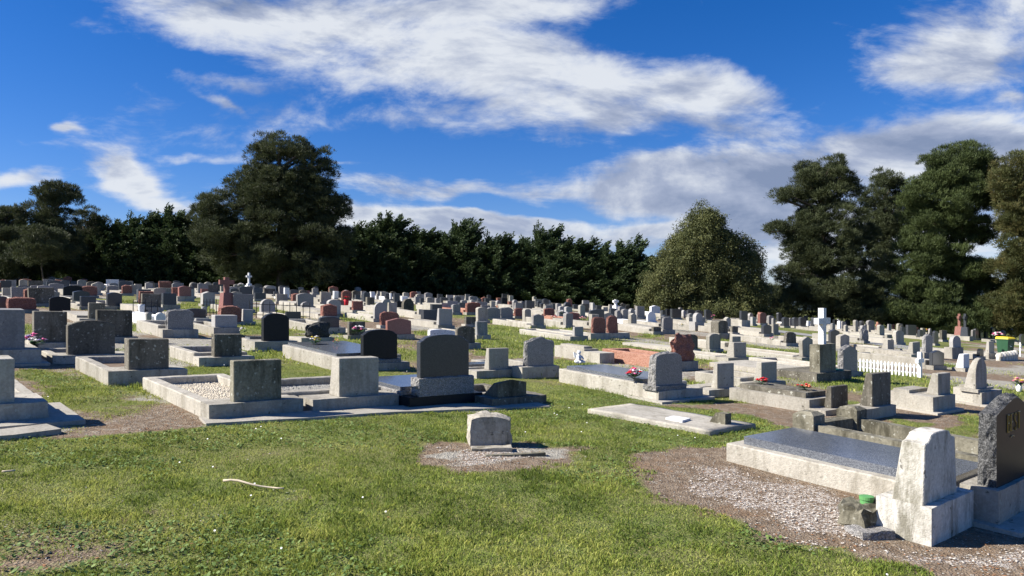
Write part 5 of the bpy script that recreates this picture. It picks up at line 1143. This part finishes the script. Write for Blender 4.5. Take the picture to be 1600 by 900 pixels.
# ------------------------------------------------------------- lawn
def blocked(X, Y, m=.02):
    b = np.zeros(X.shape, bool)
    for g in GR:
        if g.Y > 32: continue
        lx = (X - g.X) * g.ca + (Y - g.Y) * g.sa; ly = -(X - g.X) * g.sa + (Y - g.Y) * g.ca
        L = g.T + (0 if not g.kerb else (g.kerb['L'] if g.kerb['L'] < 12 else 2.3)); b |= (lx > -m) & (lx < g.W + m) & (ly > -m) & (ly < L - .02 + m)
    return b
def scatter(n, y0, y1, pw=2.0, um=.75):
    Y = (rng.random(n) * (y1 ** (2 - pw) - y0 ** (2 - pw)) + y0 ** (2 - pw)) ** (1 / (2 - pw)) if pw != 2 else y0 * (y1 / y0) ** rng.random(n)
    X = rng.uniform(-um, um, n) * Y; return X, Y
ledger_xy = [(c.x, c.y) for c in C_LEDGER] if 'C_LEDGER' in globals() else None
def blades(name, n, y0, y1, hb, wb, label, pw=1.25):
    X, Y = scatter(n, y0, y1, pw); g, w, d = covers(X, Y); clump = fbm(X * 6, Y * 6, 21)
    keep = (rng.random(n) < np.clip(g * (.35 + 1.3 * (clump - .25)), 0, 1)) & ~blocked(X, Y)
    if LEDG is not None: keep &= ~inpoly(X, Y, LEDG)
    X, Y, g, cl = X[keep], Y[keep], g[keep], clump[keep]; m = len(X); Z = ground(X, Y) - .004; edge = blocked(X, Y, .09)
    lush = fbm(X * .55, Y * .55, 71)
    h = hb * rng.uniform(.45, 1.1, m) * (.45 + 1.1 * cl) * (.5 + .55 * g) * (.45 + 1.1 * lush) * np.where(edge, 1.8, 1.0); a = rng.uniform(0, 6.283, m); lean = rng.uniform(.15, 1.1, m) * h
    dx_, dy_ = np.cos(a), np.sin(a); b = rng.uniform(0, 6.283, m); wx, wy = np.cos(b) * wb * rng.uniform(.6, 1.3, m), np.sin(b) * wb
    B = np.stack([X, Y, Z], -1); W_ = np.stack([wx, wy, 0 * wx], -1)
    mid = B + np.stack([dx_ * lean * .3, dy_ * lean * .3, h * .62], -1); tip = B + np.stack([dx_ * lean, dy_ * lean, h * .95], -1)
    V = np.stack([B - W_, B + W_, mid + W_ * .75, tip, mid - W_ * .75], 1).reshape(-1, 3)
    dry = fbm(X * 2.3, Y * 2.3, 55)
    t = np.clip(.38 + rng.normal(size=m) * .2 + (dry - .5) * 1.5 + (1 - g) * .5 + (rng.random(m) < .09) * .45, 0, 1)
    tag(link(name, npmesh(name, V, 5, np.repeat(t, 5)), M['grass']), label, 'grass', kind='stuff')
LEDG = [(c.x, c.y) for c in C]
blades('grass', 620000, 3.3, 13.5, .032, .0026, 'short green turf covering the foreground')
blades('grass', 160000, 13.5, 34, .07, .008, 'grass strips between the rows of graves', 1.0)
# clover and broad leaved weeds in patches
def clover(n):
    X, Y = scatter(n, 3.4, 12, 1.3); g, w, d = covers(X, Y); q = fbm(X * .9, Y * .9, 99); keep = (g > .35) & (q > .53) & ~blocked(X, Y) & ~inpoly(X, Y, LEDG); X, Y = X[keep], Y[keep]; m = len(X)
    Z = ground(X, Y) + rng.uniform(.008, .028, m); r = rng.uniform(.006, .013, m); a = rng.uniform(0, 6.28, m); V = []
    tx, ty = rng.normal(size=m) * .35, rng.normal(size=m) * .35
    for k in range(6): an = a + k * 1.047; cx_, cy_ = np.cos(an) * r, np.sin(an) * r; V.append(np.stack([X + cx_, Y + cy_, Z + cx_ * tx + cy_ * ty], -1))
    V = np.stack(V, 1).reshape(-1, 3); tag(link('clover', npmesh('clover', V, 6, np.repeat(rng.random(m), 6)), M['clover']), 'patches of clover and flat weeds in the lawn', 'clover', kind='stuff')
clover(50000)
def bits(name, X, Y, r0, r1, mat, label, up=.5, flat=.55):
    m = len(X); Z = ground(X, Y) + r1 * .3; o = np.array([[1, 0, 0], [0, 1, 0], [-1, 0, 0], [0, -1, 0], [0, 0, .8], [0, 0, -.5]]); fc = [(0, 1, 4), (1, 2, 4), (2, 3, 4), (3, 0, 4)]
    rs = rng.uniform(r0, r1, (m, 1, 1)) * rng.uniform(.5, 1.2, (m, 6, 1)); an = rng.uniform(0, 6.3, m); c, s = np.cos(an), np.sin(an); V = o[None] * rs * np.array([1, .7, flat])
    V = np.stack([V[..., 0] * c[:, None] - V[..., 1] * s[:, None], V[..., 0] * s[:, None] + V[..., 1] * c[:, None], V[..., 2]], -1) + np.stack([X, Y, Z], -1)[:, None]
    T = V[:, np.array(fc).ravel()].reshape(-1, 3); tag(link(name, npmesh(name, T, 3), M[mat]), label, name.replace('_', ' '), kind='stuff')
X, Y = scatter(60000, 3.4, 11, 1.4); g, w, d = covers(X, Y); k = (rng.random(len(X)) < w * .8 * np.clip((fbm(X * 3, Y * 3, 5) - .3) * 3, .05, 1)) & ~blocked(X, Y); bits('gravel_chips', X[k], Y[k], .004, .019, 'chip', 'white stone chips strewn beside the small white headstone')
X, Y = scatter(60000, 3.4, 16, 1.3); g, w, d = covers(X, Y); k = (rng.random(len(X)) < (1 - g) * .35) & ~blocked(X, Y) & ~inpoly(X, Y, LEDG); bits('rubble_crumbs', X[k], Y[k], .004, .012, 'gpebble', 'grey crumbs and grit on the bare soil patches')
M['litter'] = plain('dry brown leaf litter', (.30, .15, .07), .8, .2, .4, 3); M['daisy'] = plain('white daisy heads', (.85, .85, .82), .7, .2, .05)
X, Y = scatter(42000, 3.6, 16, 1.2); g, w, d = covers(X, Y); k = (rng.random(len(X)) < np.clip((1 - g) * .30, .012, 1) * np.clip((fbm(X * 1.1, Y * 1.1, 8) - .35) * 4, 0, 1)) & ~blocked(X, Y); bits('leaf_litter', X[k], Y[k], .006, .017, 'litter', 'dry brown leaf litter along the turf edges', flat=.2)
X, Y = scatter(420, 4, 22, 1.0); g, w, d = covers(X, Y); k = (g > .5) & (fbm(X * .8, Y * .8, 88) > .55) & ~blocked(X, Y); X, Y = X[k], Y[k]; m = len(X); Z = ground(X, Y) + .045; V = []
for j in range(6): V.append(np.stack([X + np.cos(j * 1.047) * .007, Y + np.sin(j * 1.047) * .007 - .002, Z + np.sin(j * 1.047) * .004], -1))
tag(link('daisies', npmesh('daisies', np.stack(V, 1).reshape(-1, 3), 6), M['daisy']), 'tiny white daisies dotted over the turf', 'daisies', kind='stuff')
